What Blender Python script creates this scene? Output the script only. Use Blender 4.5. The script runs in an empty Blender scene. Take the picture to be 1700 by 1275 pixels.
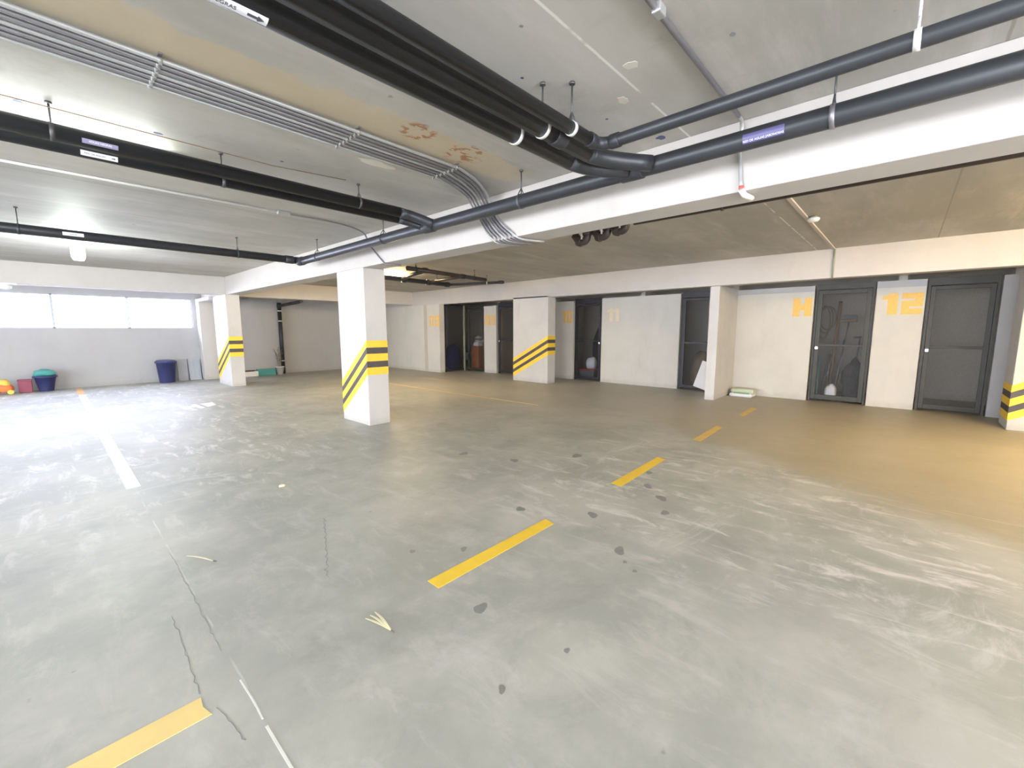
import bpy, bmesh, math, random
from mathutils import Vector, Matrix
random.seed(7)
SC = bpy.context.scene
COL = SC.collection
PI = math.pi

# ------------------------------------------------------------------ camera
YAW, PIT, ROLL, FPX, EYE = math.radians(42.613), math.radians(7.233), math.radians(-0.082), 705.5, 1.4
fw = Vector((math.cos(YAW)*math.cos(PIT), math.sin(YAW)*math.cos(PIT), -math.sin(PIT)))
r0 = Vector((math.sin(YAW), -math.cos(YAW), 0)); u0 = r0.cross(fw)
rt = r0*math.cos(ROLL) + u0*math.sin(ROLL); up = -r0*math.sin(ROLL) + u0*math.cos(ROLL)
cam = bpy.data.cameras.new('camera'); cam.sensor_width = 36; cam.lens = FPX/1700*36; cam.clip_start = 0.05
co = bpy.data.objects.new('camera', cam); COL.objects.link(co)
co.matrix_world = Matrix(((rt.x, up.x, -fw.x, 0), (rt.y, up.y, -fw.y, 0), (rt.z, up.z, -fw.z, EYE), (0, 0, 0, 1)))
SC.camera = co

# ------------------------------------------------------------------ world, lights, exposure
SC.view_settings.view_transform = 'Standard'; SC.view_settings.look = 'None'
SC.view_settings.gamma = 1; SC.view_settings.use_curve_mapping = False
SC.view_settings.exposure = 1.36
w = bpy.data.worlds.new('sky'); SC.world = w; w.use_nodes = True
bg = w.node_tree.nodes['Background']; bg.inputs[0].default_value = (0.80, 0.86, 1.0, 1); bg.inputs[1].default_value = 6.0

def area(name, loc, direction, sx, sy, power, color):
    l = bpy.data.lights.new(name, 'AREA'); l.shape = 'RECTANGLE'; l.size = sx; l.size_y = sy
    l.energy = power; l.color = color
    o = bpy.data.objects.new(name, l); COL.objects.link(o); o.location = loc
    o.rotation_euler = Vector(direction).to_track_quat('-Z', 'Y').to_euler()
    return o
# daylight through the high windows of the back wall, and an added fill from an unseen gate opening behind the camera
area('daylight_windows', (-0.5, 15.6, 2.0), (0.05, -1, -0.25), 6.8, 1.0, 95, (0.74, 0.74, 1.0))
area('added_gate_fill', (-0.2, -5.6, 1.5), (0.12, 1, -0.05), 5.6, 2.3, 82, (1.0, 0.97, 0.92))
area('added_side_fill', (-8.6, 3.5, 1.45), (1, 0.03, 0.0), 13.0, 1.8, 290, (0.93, 0.96, 1.0))  # added fill from the unseen left, no real opening known there
def tube_light(name, loc, length, power, color, axis='x', drop=0.0):
    l = bpy.data.lights.new(name, 'AREA'); l.shape = 'RECTANGLE'; l.size = length; l.size_y = 0.06
    l.energy = power; l.color = color
    o = bpy.data.objects.new(name, l); COL.objects.link(o); o.location = loc
    o.rotation_euler = (0, 0, 0 if axis == 'x' else PI/2)
    return o

# ------------------------------------------------------------------ materials
def new_mat(name):
    m = bpy.data.materials.new(name); m.use_nodes = True
    nt = m.node_tree; b = nt.nodes['Principled BSDF']
    return m, nt, b
def N(nt, typ, **kw):
    n = nt.nodes.new(typ)
    for k, v in kw.items():
        if k.startswith('i_'):
            n.inputs[k[2:].replace('_', ' ')].default_value = v
        else: setattr(n, k, v)
    return n
def math_n(nt, op, a, b=None, clamp=False):
    n = nt.nodes.new('ShaderNodeMath'); n.operation = op; n.use_clamp = clamp
    for i, v in enumerate((a, b)):
        if v is None: continue
        if isinstance(v, (int, float)): n.inputs[i].default_value = v
        else: nt.links.new(v, n.inputs[i])
    return n.outputs[0]
def noise(nt, vec, scale, detail=4, rough=0.55, stretch=None, dist=0.0):
    if stretch:
        mp = N(nt, 'ShaderNodeMapping'); mp.inputs['Scale'].default_value = stretch
        nt.links.new(vec, mp.inputs['Vector']); vec = mp.outputs[0]
    n = N(nt, 'ShaderNodeTexNoise'); n.inputs['Scale'].default_value = scale
    n.inputs['Detail'].default_value = detail; n.inputs['Roughness'].default_value = rough
    n.inputs['Distortion'].default_value = dist
    nt.links.new(vec, n.inputs['Vector']); return n.outputs['Fac']
def ramp(nt, fac, a, b):      # 0 below a, 1 above b
    n = N(nt, 'ShaderNodeMapRange'); n.interpolation_type = 'SMOOTHSTEP'
    n.inputs['From Min'].default_value = a; n.inputs['From Max'].default_value = b
    nt.links.new(fac, n.inputs['Value']); return n.outputs[0]
def mix(nt, fac, a, b, mode='MIX'):
    n = N(nt, 'ShaderNodeMix'); n.data_type = 'RGBA'; n.blend_type = mode
    if isinstance(fac, (int, float)): n.inputs[0].default_value = fac
    else: nt.links.new(fac, n.inputs[0])
    for s, v in ((6, a), (7, b)):
        if isinstance(v, tuple): n.inputs[s].default_value = v + (1,) if len(v) == 3 else v
        else: nt.links.new(v, n.inputs[s])
    return n.outputs[2]
def bump(nt, b, h, strength, dist=0.01):
    n = N(nt, 'ShaderNodeBump'); n.inputs['Strength'].default_value = strength; n.inputs['Distance'].default_value = dist
    nt.links.new(h, n.inputs['Height']); nt.links.new(n.outputs[0], b.inputs['Normal'])
def world_pos(nt):
    g = N(nt, 'ShaderNodeNewGeometry'); return g.outputs['Position']
def sep(nt, v):
    s = N(nt, 'ShaderNodeSeparateXYZ'); nt.links.new(v, s.inputs[0]); return s.outputs

def plain(name, col, rough=0.6, metal=0.0, var=0.12, scale=6, bmp=0.0, spec=0.5):
    m, nt, b = new_mat(name)
    tc = N(nt, 'ShaderNodeTexCoord').outputs['Object']
    f = noise(nt, tc, scale, 4)
    dark = tuple(c*(1-var) for c in col); lite = tuple(min(1, c*(1+var)) for c in col)
    nt.links.new(mix(nt, f, dark, lite), b.inputs['Base Color'])
    b.inputs['Roughness'].default_value = rough; b.inputs['Metallic'].default_value = metal
    b.inputs['Specular IOR Level'].default_value = spec
    if bmp: bump(nt, b, noise(nt, tc, scale*6, 5), bmp)
    return m

def wall_paint(name, col, dirt=(0.50, 0.47, 0.40), streak=0.35):
    m, nt, b = new_mat(name); p = world_pos(nt); s = sep(nt, p)
    f1 = ramp(nt, noise(nt, p, 1.1, 6, 0.6), 0.42, 0.72)
    f2 = ramp(nt, noise(nt, p, 2.5, 5, 0.65, (1.4, 1.4, 0.35)), 0.52, 0.78)
    low = ramp(nt, math_n(nt, 'ADD', s[2], math_n(nt, 'MULTIPLY', noise(nt, p, 9, 4), -0.16)), 0.06, -0.06)
    c = mix(nt, math_n(nt, 'MULTIPLY', f1, streak), col, tuple(x*0.86 for x in col))
    c = mix(nt, math_n(nt, 'MULTIPLY', f2, streak*0.6), c, dirt)
    c = mix(nt, math_n(nt, 'MULTIPLY', low, 0.5), c, dirt)
    nt.links.new(c, b.inputs['Base Color']); b.inputs['Roughness'].default_value = 0.75
    bump(nt, b, noise(nt, p, 28, 5, 0.6), 0.25, 0.004)
    return m

M = {}
M['wall'] = wall_paint('white_wall_paint', (0.60, 0.565, 0.50), (0.44, 0.41, 0.35), 0.5)
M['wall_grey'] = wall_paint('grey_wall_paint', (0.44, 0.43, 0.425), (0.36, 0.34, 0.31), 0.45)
M['beam'] = wall_paint('white_beam_paint', (0.53, 0.495, 0.46), (0.42, 0.39, 0.34), 0.5)
M['column'] = wall_paint('white_column_paint', (0.56, 0.54, 0.51), (0.43, 0.41, 0.37), 0.7)
M['tan_strip'] = plain('tan_joint_paint', (0.47, 0.42, 0.33), 0.8)
M['store'] = wall_paint('raw_store_plaster', (0.58, 0.54, 0.48), streak=0.5)

def ceiling_mat():
    m, nt, b = new_mat('painted_concrete_soffit'); p = world_pos(nt); s = sep(nt, p)
    big = noise(nt, p, 0.55, 5, 0.6, (0.7, 1.6, 1))
    base = mix(nt, ramp(nt, big, 0.35, 0.68), (0.36, 0.345, 0.305), (0.50, 0.475, 0.43))
    st = ramp(nt, noise(nt, p, 2.2, 6, 0.7, (0.25, 1.5, 1)), 0.48, 0.75)
    base = mix(nt, math_n(nt, 'MULTIPLY', st, 0.55), base, (0.60, 0.56, 0.52))
    dk = ramp(nt, noise(nt, p, 1.7, 6, 0.65, (1.3, 0.8, 1)), 0.56, 0.74)
    base = mix(nt, math_n(nt, 'MULTIPLY', dk, 0.5), base, (0.30, 0.28, 0.24))
    # exposed ochre plaster beside the conduits (wavy outline)
    wob = math_n(nt, 'MULTIPLY', math_n(nt, 'SUBTRACT', noise(nt, p, 2.6, 6, 0.6), 0.5), 0.55)
    yy = math_n(nt, 'ADD', s[1], wob)
    a = ramp(nt, yy, 2.40, 2.46); c = ramp(nt, s[1], 2.80, 2.70)
    xa = ramp(nt, math_n(nt, 'ADD', s[0], wob), 3.0, 2.8)
    ochre = math_n(nt, 'MULTIPLY', math_n(nt, 'MULTIPLY', a, c), xa)
    oc = mix(nt, noise(nt, p, 5, 5), (0.47, 0.37, 0.235), (0.60, 0.50, 0.34))
    base = mix(nt, math_n(nt, 'MULTIPLY', ochre, 0.75), base, oc)
    # rust blooms
    for (rx, ry, rr) in ((1.80, 2.50, 0.14), (2.26, 2.55, 0.19)):
        dx = math_n(nt, 'SUBTRACT', s[0], rx); dy = math_n(nt, 'SUBTRACT', s[1], ry)
        d = math_n(nt, 'SQRT', math_n(nt, 'ADD', math_n(nt, 'MULTIPLY', dx, dx), math_n(nt, 'MULTIPLY', dy, dy)))
        rm = math_n(nt, 'MULTIPLY', ramp(nt, d, rr, rr*0.7), ramp(nt, noise(nt, p, 15, 3, 0.6, (0.8, 1.4, 1)), 0.52, 0.58))
        base = mix(nt, math_n(nt, 'MULTIPLY', rm, 0.85), base, (0.33, 0.13, 0.045))
    # grout seams between the slab strips
    for y0, lite in ((1.20, 1), (-0.23, 0), (5.45, 0), (6.6, 0), (9.6, 0)):
        dd = math_n(nt, 'ABSOLUTE', math_n(nt, 'SUBTRACT', math_n(nt, 'ADD', s[1], math_n(nt, 'MULTIPLY', noise(nt, p, 14, 3), 0.006)), y0+0.003))
        ln = ramp(nt, dd, 0.010, 0.004)
        col = (0.72, 0.70, 0.64) if lite else (0.27, 0.25, 0.20)
        gap = ramp(nt, noise(nt, p, 4, 3, 0.6), 0.40, 0.50) if lite else 0.8
        base = mix(nt, math_n(nt, 'MULTIPLY', ln, gap), base, col)
    sp = ramp(nt, noise(nt, p, 9, 2, 0.5), 0.755, 0.80)
    base = mix(nt, math_n(nt, 'MULTIPLY', sp, 0.6), base, (0.16, 0.15, 0.14))
    nt.links.new(base, b.inputs['Base Color']); b.inputs['Roughness'].default_value = 0.62
    h = math_n(nt, 'ADD', noise(nt, p, 1.3, 4, 0.5, (0.35, 1.3, 1)), math_n(nt, 'MULTIPLY', noise(nt, p, 22, 5), 0.15))
    bump(nt, b, h, 0.35, 0.02)
    return m
M['ceiling'] = ceiling_mat()

def floor_mat():
    m, nt, b = new_mat('worn_painted_concrete_floor'); p = world_pos(nt); s = sep(nt, p)
    n1 = noise(nt, p, 0.8, 7, 0.62); n2 = noise(nt, p, 3.2, 6, 0.6)
    base = mix(nt, ramp(nt, n1, 0.33, 0.66), (0.335, 0.34, 0.305), (0.455, 0.45, 0.40))
    base = mix(nt, math_n(nt, 'MULTIPLY', ramp(nt, n2, 0.45, 0.75), 0.35), base, (0.53, 0.52, 0.48))
    bl = ramp(nt, noise(nt, p, 1.9, 8, 0.68, (1, 1, 1), 0.5), 0.50, 0.72)
    base = mix(nt, math_n(nt, 'MULTIPLY', bl, 0.55), base, (0.275, 0.275, 0.25))
    lt = ramp(nt, noise(nt, p, 2.7, 8, 0.7, (1.1, 1, 1), 0.4), 0.56, 0.72)
    base = mix(nt, math_n(nt, 'MULTIPLY', lt, 0.35), base, (0.58, 0.57, 0.53))
    # pale scuffing, stretched along the driving lane and in broad swirls
    sc = noise(nt, p, 2.6, 9, 0.72, (2.4, 0.8, 1), 0.6)
    sc2 = noise(nt, p, 1.5, 9, 0.74, (0.7, 1.6, 1), 0.8)
    lane = math_n(nt, 'MULTIPLY', ramp(nt, s[0], 2.0, 3.0), ramp(nt, s[0], 5.4, 4.4))
    lane = math_n(nt, 'MULTIPLY', lane, ramp(nt, s[1], 3.6, 2.0))
    left = math_n(nt, 'MULTIPLY', ramp(nt, s[1], 3.0, 6.0), ramp(nt, s[0], 3.2, 1.6))
    amt = math_n(nt, 'MULTIPLY', math_n(nt, 'ADD', 0.35, math_n(nt, 'MAXIMUM', lane, left)), 0.62)
    f = math_n(nt, 'MULTIPLY', ramp(nt, sc, 0.50, 0.68), amt)
    base = mix(nt, f, base, (0.70, 0.67, 0.64))
    f = math_n(nt, 'MULTIPLY', ramp(nt, sc2, 0.54, 0.70), amt)
    base = mix(nt, math_n(nt, 'MULTIPLY', f, 0.8), base, (0.66, 0.65, 0.63))
    # sandy brown tone beyond a noisy slanted edge past the lane
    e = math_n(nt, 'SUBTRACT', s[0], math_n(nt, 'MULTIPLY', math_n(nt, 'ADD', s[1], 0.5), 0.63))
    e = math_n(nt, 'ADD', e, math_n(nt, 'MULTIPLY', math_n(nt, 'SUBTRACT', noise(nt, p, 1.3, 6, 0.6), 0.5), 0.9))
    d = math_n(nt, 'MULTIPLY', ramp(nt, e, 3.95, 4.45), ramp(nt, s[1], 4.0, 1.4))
    brown_tint = mix(nt, noise(nt, p, 1.4, 6, 0.6), (0.30, 0.255, 0.175), (0.41, 0.35, 0.245))
    base = mix(nt, math_n(nt, 'MULTIPLY', d, 0.80), base, brown_tint)
    far = math_n(nt, 'MULTIPLY', ramp(nt, s[0], 4.2, 7.5), ramp(nt, s[1], 1.0, 3.5))
    base = mix(nt, math_n(nt, 'MULTIPLY', far, 0.55), base, (0.47, 0.43, 0.36))  # far bay floor coloured paler in place of more light there
    # dark fine specks
    sp = ramp(nt, noise(nt, p, 13, 2, 0.5), 0.74, 0.80)
    base = mix(nt, math_n(nt, 'MULTIPLY', sp, 0.45), base, (0.17, 0.165, 0.16))
    # sawn joints
    for ax, c0 in ((0, 0.405), (0, 4.6), (1, 4.35), (1, -2.2), (1, 9.9)):
        dd = math_n(nt, 'ABSOLUTE', math_n(nt, 'SUBTRACT', math_n(nt, 'ADD', s[ax], math_n(nt, 'MULTIPLY', noise(nt, p, 5, 3), 0.012)), c0+0.006))
        ln = math_n(nt, 'MULTIPLY', ramp(nt, dd, 0.006, 0.002), ramp(nt, noise(nt, p, 3, 4), 0.42, 0.6))
        base = mix(nt, math_n(nt, 'MULTIPLY', ln, 0.6), base, (0.62, 0.62, 0.58))
    nt.links.new(base, b.inputs['Base Color'])
    rr = N(nt, 'ShaderNodeMapRange'); rr.inputs['To Min'].default_value = 0.36; rr.inputs['To Max'].default_value = 0.62
    nt.links.new(n2, rr.inputs['Value']); nt.links.new(rr.outputs[0], b.inputs['Roughness'])
    b.inputs['Specular IOR Level'].default_value = 0.35
    bump(nt, b, math_n(nt, 'ADD', n2, math_n(nt, 'MULTIPLY', noise(nt, p, 35, 4), 0.2)), 0.25, 0.006)
    return m
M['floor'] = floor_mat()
M['blue_blot'] = plain('dark_blue_paint', (0.09, 0.09, 0.20), 0.7)
M['patch'] = plain('pale_filler', (0.62, 0.59, 0.50), 0.8)

M['yellow'] = plain('yellow_road_paint', (0.86, 0.58, 0.05), 0.55, var=0.12, scale=9)
M['yellow_pale'] = plain('worn_yellow_tape', (0.80, 0.60, 0.22), 0.5, var=0.12, scale=5)
M['yellow_worn'] = plain('dull_yellow_paint', (0.66, 0.47, 0.14), 0.7, var=0.2, scale=9)
M['black_paint'] = plain('black_stripe_paint', (0.075, 0.065, 0.065), 0.55, var=0.3, scale=12)
M['white_paint'] = plain('white_floor_paint', (0.82, 0.82, 0.82), 0.5, var=0.06, scale=8)
M['orange_paint'] = plain('orange_floor_paint', (0.80, 0.45, 0.18), 0.5)
M['number'] = plain('sprayed_amber_paint', (0.80, 0.50, 0.14), 0.7, var=0.15, scale=20)
M['number_pale'] = plain('faint_amber_paint', (0.72, 0.50, 0.22), 0.7, var=0.12, scale=20)
M['number_faint'] = plain('very_faint_amber_paint', (0.71, 0.59, 0.42), 0.7, var=0.08, scale=20)
M['pipe'] = plain('black_plastic_pipe', (0.026, 0.028, 0.033), 0.42, var=0.25, scale=5)
M['pipe_brown'] = plain('dark_brown_pipe', (0.045, 0.032, 0.028), 0.5, var=0.25, scale=5)
M['galv'] = plain('galvanised_steel', (0.26, 0.25, 0.265), 0.40, 0.6, var=0.12, scale=30)
M['galv_light'] = plain('pale_steel_conduit', (0.42, 0.42, 0.41), 0.42, 0.45, var=0.08, scale=20)
M['strap'] = plain('white_metal_strap', (0.72, 0.72, 0.70), 0.4, 0.2)
M['rod'] = plain('dark_threaded_rod', (0.12, 0.12, 0.12), 0.5, 0.7)
M['white_plastic'] = plain('white_plastic', (0.80, 0.80, 0.78), 0.4, var=0.04)
M['red_band'] = plain('red_tape', (0.55, 0.10, 0.07), 0.5)
M['plate_white'] = plain('white_label_vinyl', (0.72, 0.72, 0.74), 0.5, var=0.04)
M['plate_violet'] = plain('violet_label_vinyl', (0.10, 0.09, 0.22), 0.4, var=0.1)
M['plate_faded'] = plain('faded_violet_label', (0.26, 0.24, 0.36), 0.5, var=0.1)
M['ink'] = plain('dark_print', (0.07, 0.07, 0.09), 0.6)
M['ink_white'] = plain('white_print', (0.85, 0.85, 0.95), 0.5, var=0.02)
M['frame'] = plain('dark_steel_frame', (0.040, 0.037, 0.042), 0.45, 0.3, var=0.2)
M['frame_olive'] = plain('olive_steel_frame', (0.045, 0.042, 0.034), 0.5, 0.3, var=0.2)
M['frame_light'] = plain('light_steel_post', (0.36, 0.36, 0.27), 0.5, 0.3)
M['chrome'] = plain('bright_padlock_steel', (0.85, 0.85, 0.85), 0.2, 0.9, var=0.02)
M['navy'] = plain('navy_plastic', (0.040, 0.045, 0.14), 0.45, var=0.1)
M['navy_cloth'] = plain('dark_blue_cloth', (0.03, 0.035, 0.13), 0.9, bmp=0.4)
M['teal'] = plain('teal_plastic', (0.07, 0.33, 0.30), 0.5, var=0.12)
M['maroon'] = plain('maroon_plastic', (0.30, 0.07, 0.11), 0.6, var=0.12)
M['brown_wood'] = plain('reddish_brown_wood', (0.34, 0.12, 0.045), 0.6, var=0.2)
M['dark_cloth'] = plain('black_cloth', (0.028, 0.030, 0.034), 0.9, var=0.3, scale=8, bmp=0.6)
M['red'] = plain('dark_red_plastic', (0.34, 0.04, 0.04), 0.5)
M['white_bag'] = plain('white_plastic_sack', (0.72, 0.72, 0.74), 0.45, var=0.08, bmp=0.6)
M['green_print'] = plain('green_sack_print', (0.18, 0.34, 0.16), 0.6)
M['sack'] = plain('grey_green_sack', (0.50, 0.53, 0.40), 0.7, var=0.12, bmp=0.5)
M['orange'] = plain('orange_plastic', (0.85, 0.22, 0.06), 0.5)
M['yellow_plastic'] = plain('yellow_plastic', (0.80, 0.58, 0.10), 0.5)
M['leafgreen'] = plain('dull_green_leaf', (0.16, 0.20, 0.13), 0.7, var=0.25)
M['stem'] = plain('brown_stem', (0.22, 0.16, 0.10), 0.8)
M['soil'] = plain('dark_soil', (0.08, 0.05, 0.04), 0.95)
M['ceramic'] = plain('white_ceramic', (0.74, 0.72, 0.70), 0.4, var=0.05)
M['sheet_metal'] = plain('grey_sheet_metal', (0.42, 0.45, 0.48), 0.45, 0.35, var=0.15, scale=3)
M['dry_leaf'] = plain('dry_straw_leaf', (0.72, 0.66, 0.44), 0.8, var=0.15, scale=30)
M['leaf_tip'] = plain('brown_leaf_tip', (0.14, 0.11, 0.08), 0.8)
M['oil'] = plain('dark_oil_spot', (0.235, 0.235, 0.225), 0.5, var=0.2, scale=20)
M['crack'] = plain('dark_crack', (0.22, 0.215, 0.20), 0.9)
M['chalk'] = plain('chalk_white_scratch', (0.72, 0.72, 0.66), 0.8)
M['wood_tool'] = plain('wooden_tool_handle', (0.20, 0.13, 0.07), 0.7)
M['grey_plastic'] = plain('dark_grey_plastic', (0.10, 0.11, 0.12), 0.6)
M['beige'] = plain('beige_hose', (0.42, 0.37, 0.24), 0.7)
M['fixture'] = plain('white_lamp_housing', (0.80, 0.80, 0.78), 0.5, var=0.03)

def emit(name, col, st):
    m, nt, b = new_mat(name)
    b.inputs['Base Color'].default_value = (0.9, 0.9, 0.9, 1)
    b.inputs['Emission Color'].default_value = col + (1,); b.inputs['Emission Strength'].default_value = st
    return m
M['lamp_cool'] = emit('cool_lamp_glow', (0.93, 1.0, 0.95), 38)
M['lamp_warm_dim'] = emit('soft_warm_lamp_glow', (1.0, 0.75, 0.37), 165)
M['lamp_warm'] = emit('warm_lamp_glow', (1.0, 0.74, 0.38), 205)

def glass_mat():
    m, nt, b = new_mat('window_glass')
    nt.nodes.remove(b); out = nt.nodes['Material Output']
    t = N(nt, 'ShaderNodeBsdfTransparent'); t.inputs[0].default_value = (0.95, 0.96, 1, 1)
    g = N(nt, 'ShaderNodeBsdfGlossy'); g.inputs['Roughness'].default_value = 0.05
    mx = N(nt, 'ShaderNodeMixShader'); mx.inputs[0].default_value = 0.06
    nt.links.new(t.outputs[0], mx.inputs[1]); nt.links.new(g.outputs[0], mx.inputs[2]); nt.links.new(mx.outputs[0], out.inputs[0])
    return m
M['glass'] = glass_mat()
def mesh_mat():
    m, nt, b = new_mat('fine_wire_mesh'); out = nt.nodes['Material Output']
    b.inputs['Base Color'].default_value = (0.09, 0.085, 0.08, 1); b.inputs['Metallic'].default_value = 0.4; b.inputs['Roughness'].default_value = 0.5
    tc = N(nt, 'ShaderNodeTexCoord').outputs['Object']; s = sep(nt, tc)
    def wires(c):
        fr = math_n(nt, 'FRACT', math_n(nt, 'MULTIPLY', c, 90.0)); return math_n(nt, 'LESS_THAN', fr, 0.09)
    h = math_n(nt, 'MAXIMUM', wires(s[2]), wires(math_n(nt, 'ADD', s[0], s[1])))
    t = N(nt, 'ShaderNodeBsdfTransparent'); mx = N(nt, 'ShaderNodeMixShader')
    nt.links.new(h, mx.inputs[0]); nt.links.new(t.outputs[0], mx.inputs[1]); nt.links.new(b.outputs[0], mx.inputs[2]); nt.links.new(mx.outputs[0], out.inputs[0])
    return m
M['mesh'] = mesh_mat()

# ------------------------------------------------------------------ mesh helpers
def bm_box(bm, a, b, bevel=0.0):
    vs = [bm.verts.new((x, y, z)) for x in (a[0], b[0]) for y in (a[1], b[1]) for z in (a[2], b[2])]
    fs = [(0, 1, 3, 2), (4, 6, 7, 5), (0, 4, 5, 1), (2, 3, 7, 6), (0, 2, 6, 4), (1, 5, 7, 3)]
    faces = [bm.faces.new([vs[i] for i in f]) for f in fs]
    if bevel:
        es = list({e for f in faces for e in f.edges})
        bmesh.ops.bevel(bm, geom=es, offset=bevel, segments=2, affect='EDGES', profile=0.5)
def smooth_path(pts, n=5):
    P = [Vector(p) for p in pts]
    if len(P) < 3: return P
    out = []
    for i in range(len(P)-1):
        p0 = P[max(i-1, 0)]; p1 = P[i]; p2 = P[i+1]; p3 = P[min(i+2, len(P)-1)]
        for k in range(n):
            t = k/n
            out.append(0.5*((2*p1)+(-p0+p2)*t+(2*p0-5*p1+4*p2-p3)*t*t+(-p0+3*p1-3*p2+p3)*t**3))
    out.append(P[-1]); return out
def bm_tube(bm, pts, r, seg=12, caps=True):
    P = [Vector(p) for p in pts]; rings = []
    rs = r if isinstance(r, (list, tuple)) else [r]*len(P)
    prev = None
    for i, p in enumerate(P):
        d = (P[min(i+1, len(P)-1)] - P[max(i-1, 0)]).normalized()
        if prev is None:
            a = Vector((0, 0, 1)) if abs(d.z) < 0.9 else Vector((1, 0, 0))
            x = d.cross(a).normalized()
        else:
            x = (prev - d*prev.dot(d)).normalized()
        prev = x; y = d.cross(x)
        rings.append([bm.verts.new(p + (x*math.cos(2*PI*k/seg) + y*math.sin(2*PI*k/seg))*rs[i]) for k in range(seg)])
    for a, b in zip(rings, rings[1:]):
        for k in range(seg):
            f = bm.faces.new((a[k], a[(k+1) % seg], b[(k+1) % seg], b[k])); f.smooth = True
    if caps: bm.faces.new(rings[0][::-1]); bm.faces.new(rings[-1])
def bm_lathe(bm, prof, seg=24, sx=1, sy=1, c=(0, 0, 0)):
    rings = []
    for r, z in prof:
        rings.append([bm.verts.new((c[0]+r*sx*math.cos(2*PI*k/seg), c[1]+r*sy*math.sin(2*PI*k/seg), c[2]+z)) for k in range(seg)])
    for a, b in zip(rings, rings[1:]):
        for k in range(seg):
            f = bm.faces.new((a[k], a[(k+1) % seg], b[(k+1) % seg], b[k])); f.smooth = True
    if prof[0][0] > 1e-4: bm.faces.new(rings[0][::-1])
    if prof[-1][0] > 1e-4: bm.faces.new(rings[-1])
def bm_blob(bm, c, s, sub=3, rough=0.12, seed=0, flat=True):
    rnd = random.Random(seed); ph = [rnd.uniform(0, 6) for _ in range(6)]
    r = bmesh.ops.create_icosphere(bm, subdivisions=sub, radius=1)
    for v in r['verts']:
        n = v.co.copy(); n = Vector([math.copysign(abs(q)**0.8, q) for q in n])*0.93
        k = 1 + rough*(math.sin(3*n.x+ph[0])*math.sin(4*n.y+ph[1]) + 0.6*math.sin(7*n.z+ph[2]+3*n.x)*math.sin(6*n.y+ph[3]) + 0.4*math.sin(11*n.x+ph[4]+5*n.z))
        z = max(n.z*k, -0.82) if flat else n.z*k
        v.co = Vector((c[0]+n.x*k*s[0], c[1]+n.y*k*s[1], c[2]+z*s[2]))
    for f in bm.faces: f.smooth = True
def bm_ribbon(bm, pts, w, h=0.002):
    P = [Vector(p) for p in pts]; top = []; 
    for i, p in enumerate(P):
        d = (P[min(i+1, len(P)-1)]-P[max(i-1, 0)]); n = Vector((-d.y, d.x, 0)).normalized()
        ww = w[i] if isinstance(w, list) else w
        top.append([bm.verts.new(p+n*ww/2+Vector((0, 0, h))), bm.verts.new(p-n*ww/2+Vector((0, 0, h))), bm.verts.new(p-n*ww/2), bm.verts.new(p+n*ww/2)])
    for a, b in zip(top, top[1:]):
        for k in range(4): bm.faces.new((a[k], a[(k+1) % 4], b[(k+1) % 4], b[k]))
    bm.faces.new(top[0][::-1]); bm.faces.new(top[-1])

def obj(name, bm, mat, parent=None, recentre=False):
    bmesh.ops.recalc_face_normals(bm, faces=bm.faces)
    me = bpy.data.meshes.new(name); bm.to_mesh(me); bm.free()
    for m in (mat if isinstance(mat, (list, tuple)) else [mat]): me.materials.append(m)
    o = bpy.data.objects.new(name, me); COL.objects.link(o)
    if parent is not None: o.parent = parent
    elif recentre:
        xs = [v.co for v in me.vertices]
        lo = Vector([min(v[i] for v in xs) for i in range(3)]); hi = Vector([max(v[i] for v in xs) for i in range(3)])
        c = Vector(((lo.x+hi.x)/2, (lo.y+hi.y)/2, lo.z)); me.transform(Matrix.Translation(-c)); o.location = c
    return o
def box(name, a, b, mat, parent=None, bevel=0.0):
    bm = bmesh.new(); bm_box(bm, a, b, bevel); return obj(name, bm, mat, parent)
def boxes(name, L, mat, parent=None, bevel=0.0):
    bm = bmesh.new()
    for a, b in L: bm_box(bm, a, b, bevel)
    return obj(name, bm, mat, parent)
def tube(name, pts, r, mat, parent=None, seg=12):
    bm = bmesh.new(); bm_tube(bm, pts, r, seg); return obj(name, bm, mat, parent)
def tag(o, label, cat, group=None, kind=None):
    o['label'] = label; o['category'] = cat
    if group: o['group'] = group
    if kind: o['kind'] = kind
    return o
def lab(o, label): o['label'] = label; return o
def struct(o, label, cat): return tag(o, label, cat, kind='structure')
def thing(name, loc, label, cat, group=None, rot=0):
    o = bpy.data.objects.new(name, None); COL.objects.link(o); o.location = loc; o.rotation_euler = (0, 0, rot)
    o.empty_display_size = 0.1
    return tag(o, label, cat, group)

def text_mesh(name, s, size, mat, parent, mw, align='CENTER'):
    c = bpy.data.curves.new(name, 'FONT'); c.body = s; c.size = size; c.align_x = align; c.align_y = 'CENTER'; c.extrude = 0.0004
    t = bpy.data.objects.new(name+'_tmp', c); COL.objects.link(t)
    me = bpy.data.meshes.new_from_object(t); bpy.data.objects.remove(t); bpy.data.curves.remove(c)
    me.transform(mw); me.materials.clear(); me.materials.append(mat)
    o = bpy.data.objects.new(name, me); COL.objects.link(o); o.parent = parent; return o

# ================================================================== SETTING
CZ = 2.71
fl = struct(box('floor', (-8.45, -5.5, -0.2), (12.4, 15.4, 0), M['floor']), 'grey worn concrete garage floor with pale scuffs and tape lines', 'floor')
ce = struct(box('ceiling', (-8.45, -5.5, CZ), (12.4, 15.4, CZ+0.25), M['ceiling']), 'low concrete garage ceiling carrying pipes and conduits', 'ceiling')

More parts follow.
